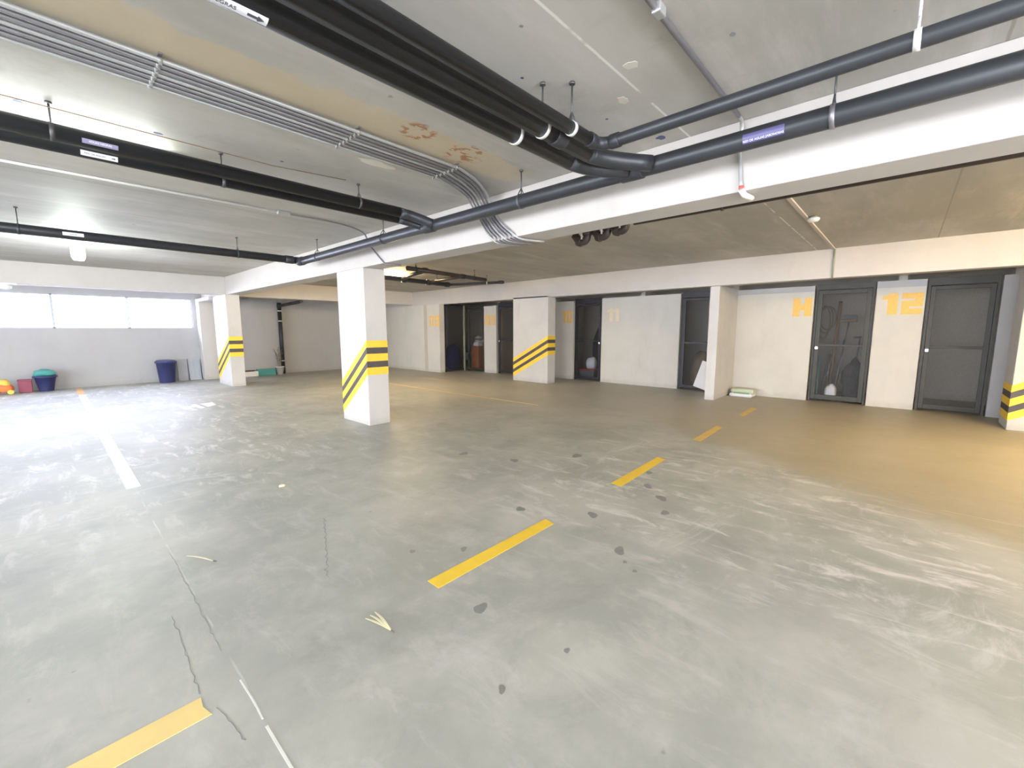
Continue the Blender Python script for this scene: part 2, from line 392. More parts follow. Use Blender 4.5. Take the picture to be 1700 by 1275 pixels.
def blot(name, x, y, rx, ry, mat, label, seed):
    rr = random.Random(seed); bm = bmesh.new(); n = 16; P = []
    for k in range(n):
        q = 1+rr.uniform(-0.22, 0.22); P.append((x+rx*q*math.cos(2*PI*k/n), y+ry*q*math.sin(2*PI*k/n)))
    va = [bm.verts.new((p[0], p[1], CZ)) for p in P]; vb = [bm.verts.new((p[0], p[1], CZ-0.0015)) for p in P]
    bm.faces.new(va); bm.faces.new(vb[::-1])
    for i in range(n): bm.faces.new((va[i], va[(i+1) % n], vb[(i+1) % n], vb[i]))
    lab(obj(name, bm, M[mat], ce), label)
for i, (x, y, rx, ry, m_, l_) in enumerate(((0.63, 3.80, 0.025, 0.018, 'blue_blot', 'dark oval stain'), (0.01, 3.87, 0.02, 0.018, 'blue_blot', 'dark oval stain'),
        (2.98, 1.35, 0.03, 0.03, 'blue_blot', 'dark blue paint blot'), (2.37, 1.31, 0.045, 0.025, 'patch', 'pale filler patch'), (2.10, 1.12, 0.03, 0.04, 'patch', 'pale filler patch'),
        (2.20, 0.68, 0.015, 0.012, 'oil', 'small dark hole stain'), (1.81, 1.59, 0.008, 0.008, 'blue_blot', 'small dark hole stain'), (2.50, 1.49, 0.010, 0.010, 'blue_blot', 'small dark hole stain'),
        (1.52, 1.34, 0.010, 0.008, 'oil', 'small dark hole stain'), (1.37, 3.70, 0.014, 0.010, 'blue_blot', 'small dark hole stain'), (1.9, 3.2, 0.16, 0.05, 'patch', 'pale filler patch'))):
    blot('ceiling_mark', x, y, rx, ry, m_, l_, i)
# back wall with the strip of windows
WZ0, WZ1 = 1.455, 2.275
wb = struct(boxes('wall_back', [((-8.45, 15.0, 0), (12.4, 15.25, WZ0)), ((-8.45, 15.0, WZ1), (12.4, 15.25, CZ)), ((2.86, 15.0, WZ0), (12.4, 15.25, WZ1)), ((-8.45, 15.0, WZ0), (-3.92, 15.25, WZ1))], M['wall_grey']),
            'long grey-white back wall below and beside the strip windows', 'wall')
struct(boxes('wall_left', [((-8.45, -5.5, 0), (-8.2, -3.2, CZ)), ((-8.45, 10.2, 0), (-8.2, 15.0, CZ)), ((-8.45, -3.2, 0), (-8.2, 10.2, 0.4)), ((-8.45, -3.2, 2.4), (-8.2, 10.2, CZ))], M['wall']), 'white side wall, unseen on the left, with a wide opening added for fill light', 'wall')  # opening added so the side fill reaches the room
struct(boxes('wall_rear', [((-8.2, -5.4, 0), (-3.2, -5.2, CZ)), ((2.9, -5.4, 0), (12.4, -5.2, CZ)), ((-3.2, -5.4, 2.35), (2.9, -5.2, CZ))], M['wall']),
       'white wall, unseen behind the viewpoint, with a gate opening added for daylight', 'wall')  # gate opening added to let daylight in from behind
for i, x0 in enumerate((-3.91, -2.56, -1.21, 0.14, 1.495)):
    x1 = x0+1.35 if i < 4 else 2.86
    nm = 'window_%d' % (i+1)
    o = boxes(nm, [((x0, 15.03, WZ0), (x0+0.022, 15.08, WZ1)), ((x1-0.022, 15.03, WZ0), (x1, 15.08, WZ1)),
                   ((x0, 15.03, WZ0), (x1, 15.08, WZ0+0.025)), ((x0, 15.03, WZ1-0.025), (x1, 15.08, WZ1))], M['sheet_metal'])
    struct(o, ['bright window outside the photo on the far left', 'bright window beyond the left edge of the photo', 'bright strip window cut by the left edge of the photo',
               'middle bright strip window above the teal basket', 'right bright strip window nearest the corner pillar'][i], 'window')
    box('pane', (x0+0.02, 15.05, WZ0+0.02), (x1-0.02, 15.056, WZ1-0.02), M['glass'], o)

# pillar beside windows, columns, beams
struct(box('pillar', (2.95, 14.62, 0), (3.30, 15.0, 2.28), M['column'], None, 0.008), 'plain white pillar at the right end of the windows', 'pillar')

def column(x0, x1, y0, y1, label, hx, low=0.64, top=2.28, side=-1):
    c = box('column', (x0, y0, 0), (x1, y1, top), M['column'], None, 0.007)
    struct(c, label, 'column')
    bands = [(1.25, 1.15, 'yellow'), (1.15, 1.06, 'black'), (1.06, 0.95, 'yellow'), (0.95, 0.86, 'black'), (0.86, 0.75, 'yellow')]
    t = 0.0025
    # side = -1: the straight bands are on the -y face at full height, the bands slope down towards +y on the -x face
    for zt, zb, k in bands:
        bm = bmesh.new()
        if side == -1:
            bm_box(bm, (x0+0.001, y0-t, zb), (x1, y0, zt))
        L = low
        a = [(x0-t, y0, zt), (x0-t, y0, zb), (x0-t, y1, zb-L), (x0-t, y1, zt-L)]
        b = [(x0, p[1], p[2]) for p in a]
        va = [bm.verts.new(p) for p in a]; vb = [bm.verts.new(p) for p in b]
        bm.faces.new(va); bm.faces.new(vb[::-1])
        for i in range(4): bm.faces.new((va[i], va[(i+1) % 4], vb[(i+1) % 4], vb[i]))
        if side == 1: bm_box(bm, (x0+0.001, y1, zb-L), (x1, y1+t, zt-L))
        lab(obj('hazard_stripe', bm, M['yellow'] if k == 'yellow' else M['black_paint'], c), k + ' painted hazard stripe')
    return c
column(3.10, 3.44, 5.70, 6.51, 'nearest freestanding white column with yellow and black hazard stripes', 0)
column(3.04, 3.34, 12.32, 13.50, 'far left striped column beside the windows', 0)
column(8.80, 9.12, 6.83, 8.05, 'wide striped column in front of the storage rooms', 0)
column(9.00, 9.65, -2.25, -1.15, 'striped column cut by the right edge of the photo', 0, low=0.62, side=1)
struct(box('wall_fin', (8.92, 2.72, 0), (10.15, 2.90, 2.26), M['column'], None, 0.006), 'slim plain white wall fin projecting between storage doors', 'wall')

struct(box('beam', (3.10, -5.2, 2.28), (3.40, 15.0, CZ), M['beam'], None, 0.006), 'large white ceiling beam running over the nearest column', 'beam')
struct(box('beam', (8.80, -5.2, 2.24), (9.05, 15.0, CZ), M['beam'], None, 0.006), 'white lintel beam above the storage rooms', 'beam')
struct(box('beam', (-8.2, 12.50, 2.28), (3.10, 12.78, CZ), M['beam'], None, 0.006), 'white cross beam in front of the windows', 'beam')
struct(box('beam', (3.40, 12.85, 2.28), (8.80, 13.12, CZ), M['beam'], None, 0.006), 'beige cross beam behind the nearest column', 'beam')
struct(box('beam', (2.95, 13.5, 2.20), (3.34, 14.62, 2.28), M['beam']), 'short white beam between the far column and the pillar', 'beam')

# storage room fronts
def number(parent, x, y, z, s, mat, hgt=0.36, wdt=0.24, sw=0.06, gap=0.07, mirror=-1):
    """block digits on a wall facing -x; y is the left edge seen from the front (text runs towards -y)"""
    segs = {'0': 'abcdef', '1': 'bc', '2': 'abged', '9': 'abcdfg', '8': 'abcdefg', 'H': 'bcefg'}
    bm = bmesh.new(); yy = y; k_ = 0
    for ch in s:
        if ch == '1':
            bm_box(bm, (x-0.002, yy-0.02-sw*1.35, z), (x, yy-0.02, z+hgt)); bm_box(bm, (x-0.0028, yy-0.03, z+hgt*0.72), (x, yy+0.05, z+hgt*0.9))
            yy -= sw*1.35+0.02+gap; continue
        for q in segs[ch]:
            y0, y1, z0, z1 = {'a': (0, wdt, hgt-sw, hgt), 'g': (0, wdt, hgt/2-sw/2, hgt/2+sw/2), 'd': (0, wdt, 0, sw),
                              'f': (0, sw, hgt/2, hgt), 'e': (0, sw, 0, hgt/2), 'b': (wdt-sw, wdt, hgt/2, hgt), 'c': (wdt-sw, wdt, 0, hgt/2)}[q]
            k_ += 1; bm_box(bm, (x-0.002-0.0004*k_, yy-y1, z+z0), (x+0.0001*k_, yy-y0, z+z1))
        yy -= wdt+gap
    return obj('painted_number', bm, mat, parent)

XW, XM, XL = 10.15, 10.08, 9.83      # wall planes of the three bays
w03 = struct(boxes('wall_storage_left', [((8.75, 11.28, 0), (8.95, 15.0, 2.24))], M['wall'], None), 'white wall with number nine beside the open dark storage room', 'wall')
box('joint_strip', (8.742, 11.95, 0), (8.75, 12.12, 2.24), M['tan_strip'], w03)
lab(number(w03, 8.748, 11.80, 1.54, '09', M['number'], 0.34, 0.23, 0.075, 0.07), 'amber stencilled number')
w04 = struct(box('wall_storage_panel', (XL, 9.73, 0), (XL+0.14, 10.30, 2.18), M['wall']), 'narrow white wall panel with a blurred amber number between two doors', 'wall')
lab(number(w04, XL-0.002, 10.26, 1.56, '09', M['number_pale'], 0.33, 0.225, 0.10, 0.03), 'blurred amber sprayed number')
w10 = struct(box('wall_storage_panel', (XM, 6.92, 0), (XM+0.14, 8.9, 2.20), M['wall']), 'white wall panel with number ten right of the wide column', 'wall')
lab(number(w10, XM-0.002, 7.27, 1.60, '10', M['number'], 0.34, 0.17, 0.06, 0.03), 'amber stencilled number ten')
w11 = struct(box('wall_storage_panel', (XM, 3.92, 0), (XM+0.14, 6.01, 2.235), M['wall']), 'widest white wall panel with a faint number eleven', 'wall')
lab(number(w11, XM-0.002, 5.80, 1.62, '11', M['number_faint'], 0.34, 0.2, 0.075, 0.06), 'faint amber number eleven')
wH = struct(box('wall_storage_panel', (XW, 1.36, 0), (XW+0.14, 2.72, 2.24), M['wall']), 'white wall panel with a bold amber letter H', 'wall')
lab(number(wH, XW-0.002, 1.70, 1.66, 'H', M['number'], 0.36, 0.31, 0.12), 'bold amber letter H')
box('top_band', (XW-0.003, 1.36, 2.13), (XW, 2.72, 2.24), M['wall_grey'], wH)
w12 = struct(box('wall_storage_panel', (XW, -0.20, 0), (XW+0.14, 0.44, 2.25), M['wall']), 'white wall panel with bold amber number twelve', 'wall')
lab(number(w12, XW-0.002, 0.30, 1.66, '12', M['number'], 0.37, 0.27, 0.10, 0.05), 'bold amber number twelve')
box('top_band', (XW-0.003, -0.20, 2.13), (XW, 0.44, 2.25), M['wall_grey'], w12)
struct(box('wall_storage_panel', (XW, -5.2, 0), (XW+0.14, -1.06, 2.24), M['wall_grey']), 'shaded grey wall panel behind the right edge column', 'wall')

struct(box('wall_storage_back', (12.1, -5.2, 0), (12.35, 15.0, CZ), M['store']), 'dim back wall inside the storage rooms', 'wall')
for y, lb in ((10.0, 'left of the wide column'), (6.99+0.9, 'behind the wide column'), (4.9, 'behind the widest panel'), (2.75, 'behind the wall fin'), (0.05, 'behind panel twelve'), (-1.3, 'right of the last door')):
    struct(box('wall_divider', (XW+0.14, y, 0), (12.1, y+0.12, 2.35), M['store']), 'rough plaster partition inside the storage rooms, '+lb, 'wall')

# steel doors with wire mesh
door_n = [0]
def mesh_door(x, y0, y1, label, top=2.14, mat='frame', post=0.055, lock='left', hdr=0.06):
    door_n[0] += 1
    d = boxes('door_%d' % door_n[0], [((x+0.02, y0, 0.0), (x+0.06, y0+0.035, 2.26)), ((x+0.02, y1-0.035, 0.0), (x+0.06, y1, 2.26)), ((x+0.02, y0+0.035, top+0.02), (x+0.06, y1-0.035, 2.26))], M[mat])
    struct(d, label, 'door')
    a, b = y0+0.04, y1-0.04
    boxes('leaf_frame', [((x, a, 0.04), (x+0.035, a+post, top)), ((x, b-post, 0.04), (x+0.035, b, top)), ((x, a+post, top-post), (x+0.035, b-post, top)), ((x, a+post, 0.04), (x+0.035, b-post, 0.04+post*1.3))], M[mat], d, 0.003)
    box('mid_rail', (x, a+post, 1.08), (x+0.03, b-post, 1.12), M[mat], d, 0.003)
    box('wire_mesh', (x+0.016, a+post, 0.1), (x+0.018, b-post, top-post), M['mesh'], d)
    if lock:
        yl = b-post/2 if lock == 'left' else a+post/2
        bm = bmesh.new(); bm_box(bm, (x-0.022, yl-0.022, 1.02), (x, yl+0.022, 1.07), 0.004); bm_tube(bm, [(x-0.011, yl-0.014, 1.07), (x-0.011, yl-0.01, 1.095), (x-0.011, yl+0.01, 1.095), (x-0.011, yl+0.014, 1.07)], 0.004, 6)
        lab(obj('padlock', bm, M['chrome'], d), 'bright steel padlock')
    return d
mesh_door(XL+0.05, 10.34, 11.20, 'dark mesh door left of the narrow amber-numbered panel', 2.12, 'frame_olive', lock='right')
mesh_door(XL+0.05, 8.75, 9.71, 'dark mesh door touching the wide striped column', 2.12)
mesh_door(XM+0.04, 6.03, 6.90, 'dark mesh door between panels ten and eleven', 2.10, lock='right')
mesh_door(XM+0.04, 2.95, 3.90, 'dark mesh door beside the plain wall fin', 2.12, lock=None)
mesh_door(XW+0.04, 0.46, 1.34, 'mesh door with tools and bags behind it', 2.14, 'frame_olive', 0.07)
mesh_door(XW+0.04, -1.04, -0.22, 'mesh door right of panel twelve with empty room behind', 2.12, 'frame_olive', 0.06)
# side mesh partition of the open left storage room (faces the viewer, running away from the wall end)
door_n[0] += 1
dp = struct(boxes('door_%d' % door_n[0], [((8.97, 11.29, 0), (9.01, 11.33, 2.26)), ((8.97, 11.29, 2.2), (9.83, 11.33, 2.26)), ((8.97, 11.29, 0.02), (9.83, 11.33, 0.07))], M['frame']), 'wide dark mesh panel next to the number nine wall', 'door')
lab(box('corner_post', (9.80, 11.27, 0), (9.85, 11.32, 2.24), M['frame_light'], dp, 0.003), 'pale steel corner post')
box('wire_mesh', (9.01, 11.305, 0.07), (9.80, 11.307, 2.2), M['mesh'], dp)

# ================================================================== floor markings (parts of the floor)
def mark(name, pts, mat, label=None, h=0.002):
    bm = bmesh.new(); va = [bm.verts.new((p[0], p[1], h)) for p in pts]; vb = [bm.verts.new((p[0], p[1], 0)) for p in pts]
    bm.faces.new(va); bm.faces.new(vb[::-1]); n = len(pts)
    for i in range(n): bm.faces.new((va[i], va[(i+1) % n], vb[(i+1) % n], vb[i]))
    o = obj(name, bm, mat, fl)
    if label: lab(o, label)
    return o
mark('dash_marking', [(-0.75, 1.875), (0.27, 1.875), (0.265, 1.82), (0.28, 1.76), (-0.75, 1.765)], M['yellow_pale'], 'pale yellow dash nearest the viewer')
mark('dash_marking', [(1.32, 1.862), (2.39, 1.862), (2.37, 1.768), (1.32, 1.762)], M['yellow'], 'brightest yellow dash')
mark('dash_marking', [(3.39, 1.88), (4.46, 1.91), (4.43, 1.81), (3.37, 1.77)], M['yellow'], 'third yellow dash from the viewer')
mark('dash_marking', [(5.50, 1.90), (6.55, 1.93), (6.48, 1.83), (5.46, 1.79)], M['yellow_worn'], 'fourth yellow dash, dull')
mark('dash_marking', [(7.66, 1.93), (8.55, 1.94), (8.45, 1.84), (7.54, 1.82)], M['yellow_worn'], 'farthest yellow dash, dull')
mark('line_marking', [(0.35, 4.98), (0.45, 4.99), (0.455, 13.2), (0.345, 13.2)], M['white_paint'], 'long white bay line running to the windows')
mark('line_marking', [(0.345, 13.2), (0.455, 13.2), (0.46, 14.75), (0.35, 14.75)], M['orange_paint'], 'orange end of the white bay line')
yl = [(6.13, 4.97), (6.10, 6.2), (6.07, 7.4), (6.05, 8.7), (6.04, 10.3)]
for (a, b), m_ in zip(zip(yl, yl[1:]), ('yellow_pale', 'yellow_worn', 'yellow_worn', 'yellow_pale')):
    mark('line_marking', [(a[0]-0.022, a[1]), (a[0]+0.022, a[1]), (b[0]+0.022, b[1]), (b[0]-0.022, b[1])], M[m_], 'thin worn yellow bay line')
mark('line_marking', [(7.5, 9.2), (7.55, 9.2), (7.5, 10.6), (7.45, 10.6)], M['yellow_worn'], 'short worn yellow line')
# white bay number, seen almost edge-on
mark('painted_number', [(1.53, 9.80), (1.56, 9.36), (1.66, 9.36), (1.64, 9.55), (1.74, 9.50), (1.76, 9.25), (1.84, 9.3), (1.80, 9.88), (1.72, 9.85), (1.72, 9.7), (1.62, 9.7), (1.61, 9.85)], M['white_paint'], 'white painted bay number, left digit')
mark('painted_number', [(1.87, 9.86), (1.89, 9.36), (2.05, 9.52), (2.08, 9.95)], M['white_paint'], 'white painted bay number, right digit')
def rib(name, pts, w_, mat, label=None, h=0.0012, smooth=True):
    bm = bmesh.new(); P = [(p[0], p[1], 0) for p in pts]
    if smooth: P = smooth_path(P, 3)
    bm_ribbon(bm, P, w_, h); o = obj(name, bm, mat, fl)
    if label: lab(o, label)
    return o
rib('scratch', [(0.398, 1.86), (0.402, 1.7), (0.400, 1.6)], 0.006, M['chalk'], 'chalky white scratch')
rib('scratch', [(0.400, 1.56), (0.402, 1.42), (0.406, 1.2)], 0.009, M['chalk'], 'chalky white scratch')
rnd = random.Random(3)
def wig(a, b, n, amp):
    return [(a[0]+(b[0]-a[0])*i/n+rnd.uniform(-amp, amp), a[1]+(b[1]-a[1])*i/n+rnd.uniform(-amp, amp)) for i in range(n+1)]
rib('crack', wig((0.29, 2.55), (0.27, 1.9), 22, 0.006), 0.0018, M['crack'], 'hairline crack', smooth=False)
rib('crack', wig((0.30, 1.78), (0.33, 1.55), 10, 0.005), 0.0018, M['crack'], 'hairline crack', smooth=False)
rib('crack', wig((0.40, 3.3), (0.39, 2.1), 34, 0.006), 0.0013, M['crack'], 'hairline crack', smooth=False)
rib('crack', wig((1.28, 3.1), (0.95, 2.3), 26, 0.012), 0.0013, M['crack'], 'hairline crack', smooth=False)
def spot(x, y, r, st=1.4, ang=0.6, mat='oil'):
    rr = random.Random(int(x*100)); bm = bmesh.new(); n = 26; pts = []; f1, f2 = rr.uniform(0, 6), rr.uniform(0, 6)
    for k in range(n):
        a = 2*PI*k/n; q = r*(1+0.16*math.sin(2*a+f1)+0.12*math.sin(3*a+f2)+rr.uniform(-0.05, 0.05)); px, py = q*st*math.cos(a), q*math.sin(a)
        pts.append((x+px*math.cos(ang)-py*math.sin(ang), y+px*math.sin(ang)+py*math.cos(ang)))
    bm.free(); return mark('oil_spot', pts, M[mat], None, 0.0006)
for x, y, r in ((2.40, 2.12, 0.032), (2.69, 1.64, 0.036), (2.35, 1.23, 0.034), (1.36, 1.47, 0.030), (1.69, 1.98, 0.020), (3.36, 1.39, 0.040), (3.55, 1.6, 0.035), (3.1, 1.25, 0.03), (2.25, 1.14, 0.012), (2.2, 1.05, 0.012), (1.45, 2.2, 0.016), (3.9, 1.75, 0.03), (1.08, 1.05, 0.014), (1.42, 0.98, 0.012), (3.9, 2.6, 0.05), (3.1, 3.6, 0.045), (3.3, 3.0, 0.04)):
    spot(x, y, r)

# ================================================================== pipes
def rng(p):  # tuple -> Vector
    return Vector(p)
def sleeve(parent, p, axis, r, ln, mat='pipe', name='coupling'):
    p = Vector(p); a = Vector(axis).normalized(); bm = bmesh.new()
    bm_tube(bm, [p-a*ln/2, p-a*(ln/2-0.006), p+a*(ln/2-0.006), p+a*ln/2], [r*0.94, r, r, r*0.94], 20)
    return obj(name, bm, M[mat], parent)
def hanger(parent, p, axis, r, mat='strap', rodmat='rod', w_=0.022):
    """ring around the pipe and a rod up to the ceiling"""
    p = Vector(p); a = Vector(axis).normalized(); bm = bmesh.new()
    bm_tube(bm, [p-a*w_/2, p+a*w_/2], r+0.004, 20)
    h = obj('hanger_ring', bm, M[mat], parent)
    bm = bmesh.new(); bm_tube(bm, [(p.x, p.y, p.z+r+0.002), (p.x, p.y, 0)], 0.005, 8)
    bm_tube(bm, [(p.x, p.y, -0.012), (p.x, p.y, 0)], 0.016, 8)
    s_ = Vector((a.y, -a.x, 0)).normalized()*(r*0.8)
    for sg in (-1, 1): bm_tube(bm, [Vector((p.x, p.y, p.z+r*0.75))+s_*sg, (p.x, p.y, p.z+r+0.05)], 0.004, 6)
    obj('hanger_rod', bm, M[rodmat], parent)
def plate(parent, p, axis, r, ln, phi0, phi1, mat, label):
    """curved vinyl label on a pipe. phi measured from straight down towards the viewer side (-normal)"""
    a = Vector(axis).normalized(); p = Vector(p); side = Vector((a.y, -a.x, 0)) if abs(a.x) > 0.5 else Vector((-1, 0, 0))
    bm = bmesh.new(); n = 6; vin, vout = [], []
    for i in range(n+1):
        ph = phi0+(phi1-phi0)*i/n
        d = side*math.sin(ph)+Vector((0, 0, -math.cos(ph)))
        vin.append([bm.verts.new(p+d*(r+0.0002)+a*s_*ln/2) for s_ in (-1, 1)]); vout.append([bm.verts.new(p+d*(r+0.0022)+a*s_*ln/2) for s_ in (-1, 1)])
    for L in (vin, vout):
        for u, v in zip(L, L[1:]): bm.faces.new((u[0], u[1], v[1], v[0]))
    for i in (0, n): bm.faces.new((vin[i][0], vin[i][1], vout[i][1], vout[i][0]))
    for e in (0, 1):
        for i in range(n): bm.faces.new((vin[i][e], vin[i+1][e], vout[i+1][e], vout[i][e]))
    return lab(obj('pipe_label', bm, M[mat], parent), label)
def label_text(parent, p, axis, r, phi, s, size, mat):
    a = Vector(axis).normalized(); side = Vector((a.y, -a.x, 0)) if abs(a.x) > 0.5 else Vector((-1, 0, 0))
    d = side*math.sin(phi)+Vector((0, 0, -math.cos(phi))); X = a if abs(a.x) > 0.5 else -Vector((0, 1, 0)); Z = d; Y = Z.cross(X)
    q = Vector(p)+d*(r+0.0032)
    mw = Matrix(((X.x, Y.x, Z.x, q.x), (X.y, Y.y, Z.y, q.y), (X.z, Y.z, Z.z, q.z), (0, 0, 0, 1)))
    return text_mesh('label_text', s, size, M[mat], parent, mw)
def arrow(parent, p, axis, r, phi, ln, hh, mat):
    a = Vector(axis).normalized(); side = Vector((a.y, -a.x, 0))
    d = side*math.sin(phi)+Vector((0, 0, -math.cos(phi))); X = a; Y = d.cross(X); q = Vector(p)+d*(r+0.0030)
    bm = bmesh.new()
    pts = [(-0.5, -0.22), (0.1, -0.22), (0.1, -0.5), (0.5, 0), (0.1, 0.5), (0.1, 0.22), (-0.5, 0.22)]
    v = [bm.verts.new(q+X*u*ln+Y*t*hh) for u, t in pts]; v2 = [bm.verts.new(q-d*0.0012+X*u*ln+Y*t*hh) for u, t in pts]
    bm.faces.new(v); bm.faces.new(v2[::-1])
    for i in range(7): bm.faces.new((v[i], v[(i+1) % 7], v2[(i+1) % 7], v2[i]))
    return obj('label_arrow', bm, M[mat], parent)

X_, Y_ = (1, 0, 0), (0, 1, 0)
BX, BZ, BR = 2.78, 2.464, 0.055
# main collector along the beam
bp = thing('drain_pipe', (BX, 2, CZ), 'thick black collector pipe running along the left face of the large beam', 'pipe')
def loc(p, t): return Vector(p)-t.location
def tpath(t, pts): return [loc(p, t) for p in pts]
tube('pipe_run', tpath(bp, [(BX, -3.6, BZ), (BX, 7.1, BZ)]), BR, M['pipe'], bp, 24)
for y in (7.0, 3.72, 1.45, -0.62): sleeve(bp, loc((BX, y, BZ), bp), Y_, BR+0.008, 0.16)
for y, m_ in ((4.6, 'pipe'), (6.4, 'rod'), (2.45, 'rod'), (0.36, 'galv'), (-1.3, 'galv')): hanger(bp, loc((BX, y, BZ), bp), Y_, BR, m_)
plate(bp, loc((BX, 0.66, BZ), bp), Y_, BR, 0.20, math.radians(50), math.radians(100), 'plate_violet', 'violet label with white lettering')
label_text(bp, loc((BX, 0.66, BZ), bp), Y_, BR, math.radians(62), 'RED DE AGUAS JABONOSAS', 0.0155, 'ink_white')

def xpipe(x0, x1, y, z, r, label, ends=None):
    t = thing('drain_pipe', ((x0+x1)/2, y, CZ), label, 'pipe')
    tube('pipe_run', tpath(t, ends or [(x0, y, z), (x1, y, z)]), r, M['pipe'], t, 24)
    return t
def bend(a, b, c, n=6):
    """rounded corner points around b"""
    a, b, c = Vector(a), Vector(b), Vector(c); out = []
    for i in range(n+1):
        t = i/n; out.append(a*(1-t)**2+b*2*t*(1-t)+c*t*t)
    return out
zA = 2.474
pA = xpipe(-1.6, 2.5, 1.68, zA, 0.050, 'lower black pipe of the overhead pair, with white arrow label',
           [(-3.5, 1.68, zA), (2.36, 1.68, zA)]+bend((2.36, 1.68, zA), (2.60, 1.68, zA), (2.74, 1.46, BZ)))
plate(pA, loc((0.48, 1.68, zA), pA), X_, 0.050, 0.24, math.radians(-4), math.radians(34), 'plate_white', 'white label with lettering and arrow')
label_text(pA, loc((0.44, 1.68, zA), pA), X_, 0.050, math.radians(15), 'AGUAS NEGRAS', 0.019, 'ink')
arrow(pA, loc((0.565, 1.68, zA), pA), X_, 0.050, math.radians(15), 0.050, 0.022, 'ink')
hanger(pA, loc((1.86, 1.68, zA), pA), X_, 0.050, 'strap'); hanger(pA, loc((-0.9, 1.68, zA), pA), X_, 0.045)
zB = 2.484
pB = xpipe(-1.6, 2.5, 1.54, zB, 0.050, 'upper black pipe of the overhead pair, joining the collector',
           [(-3.5, 1.54, zB), (2.36, 1.54, zB)]+bend((2.36, 1.54, zB), (2.52, 1.54, zB), (2.74, 1.30, BZ)))
sleeve(pB, loc((2.06, 1.54, zB), pB), X_, 0.056, 0.10); hanger(pB, loc((1.92, 1.54, zB), pB), X_, 0.050, 'strap'); hanger(pB, loc((-0.6, 1.54, zB), pB), X_, 0.050, 'strap')
zC = 2.478; CX = 2.315
pC = thing('drain_pipe', (CX, 1.0, CZ), 'thinner black pipe turning a corner above the collector', 'pipe')
tube('pipe_run', tpath(pC, [(-3.5, 1.42, zC), (CX-0.09, 1.42, zC)]+bend((CX-0.09, 1.42, zC), (CX, 1.42, zC), (CX, 1.33, zC))+[(CX, -3.6, zC)]), 0.034, M['pipe'], pC, 20)
for p, a in (((CX-0.10, 1.42, zC), X_), ((CX, 1.32, zC), Y_)): sleeve(pC, loc(p, pC), a, 0.040, 0.06)
hanger(pC, loc((2.02, 1.42, zC), pC), X_, 0.034, 'strap')
for y in (0.06, -1.0): hanger(pC, loc((CX, y, zC), pC), Y_, 0.034, 'strap', 'strap')

p1 = xpipe(-1, 2.5, 3.86, 2.503, 0.035, 'lower black pipe of the left pair, with white arrow label', [(-3.5, 3.86, 2.503), (2.5, 3.86, 2.503)]+bend((2.5, 3.86, 2.503), (2.66, 3.86, 2.50), (2.76, 3.80, BZ)))
plate(p1, loc((0.33, 3.86, 2.503), p1), X_, 0.035, 0.17, math.radians(44), math.radians(92), 'plate_white', 'white label with lettering and arrow')
label_text(p1, loc((0.31, 3.86, 2.503), p1), X_, 0.035, math.radians(68), 'RED DE AGUAS', 0.014, 'ink')
arrow(p1, loc((0.395, 3.86, 2.503), p1), X_, 0.035, math.radians(68), 0.02, 0.012, 'ink')
hanger(p1, loc((1.0, 3.86, 2.503), p1), X_, 0.035, 'rod')
p1b = xpipe(-1, 2.3, 3.75, 2.547, 0.047, 'upper black pipe of the left pair, under the bright ceiling glow', [(-3.5, 3.75, 2.547), (2.45, 3.75, 2.547)]+bend((2.45, 3.75, 2.547), (2.65, 3.75, 2.54), (2.76, 3.62, BZ)))
plate(p1b, loc((0.33, 3.75, 2.547), p1b), X_, 0.047, 0.16, math.radians(48), math.radians(80), 'plate_faded', 'faded violet label')
label_text(p1b, loc((0.33, 3.75, 2.547), p1b), X_, 0.047, math.radians(66), 'AGUAS NEGRAS', 0.014, 'ink_white')
hanger(p1b, loc((0.13, 3.75, 2.547), p1b), X_, 0.047, 'rod'); hanger(p1b, loc((2.03, 3.75, 2.547), p1b), X_, 0.047, 'rod'); hanger(p1b, loc((-0.9, 3.75, 2.547), p1b), X_, 0.047, 'rod')
p2 = xpipe(-1, 2.5, 7.1, 2.484, 0.054, 'single black pipe far left, above the globe lamp', [(-3.5, 7.1, 2.484), (2.78, 7.1, 2.484)])
plate(p2, loc((0.31, 7.1, 2.484), p2), X_, 0.054, 0.17, math.radians(70), math.radians(110), 'plate_white', 'small white label')
label_text(p2, loc((0.31, 7.1, 2.484), p2), X_, 0.054, math.radians(88), 'AGUAS', 0.018, 'ink')
sleeve(p2, loc((2.64, 7.1, 2.484), p2), X_, 0.060, 0.12); sleeve(p2, loc((2.54, 7.1, 2.484), p2), X_, 0.053, 0.03, 'strap', 'collar')
for x in (-0.1, 1.95, -1.8): hanger(p2, loc((x, 7.1, 2.484), p2), X_, 0.054, 'pipe')

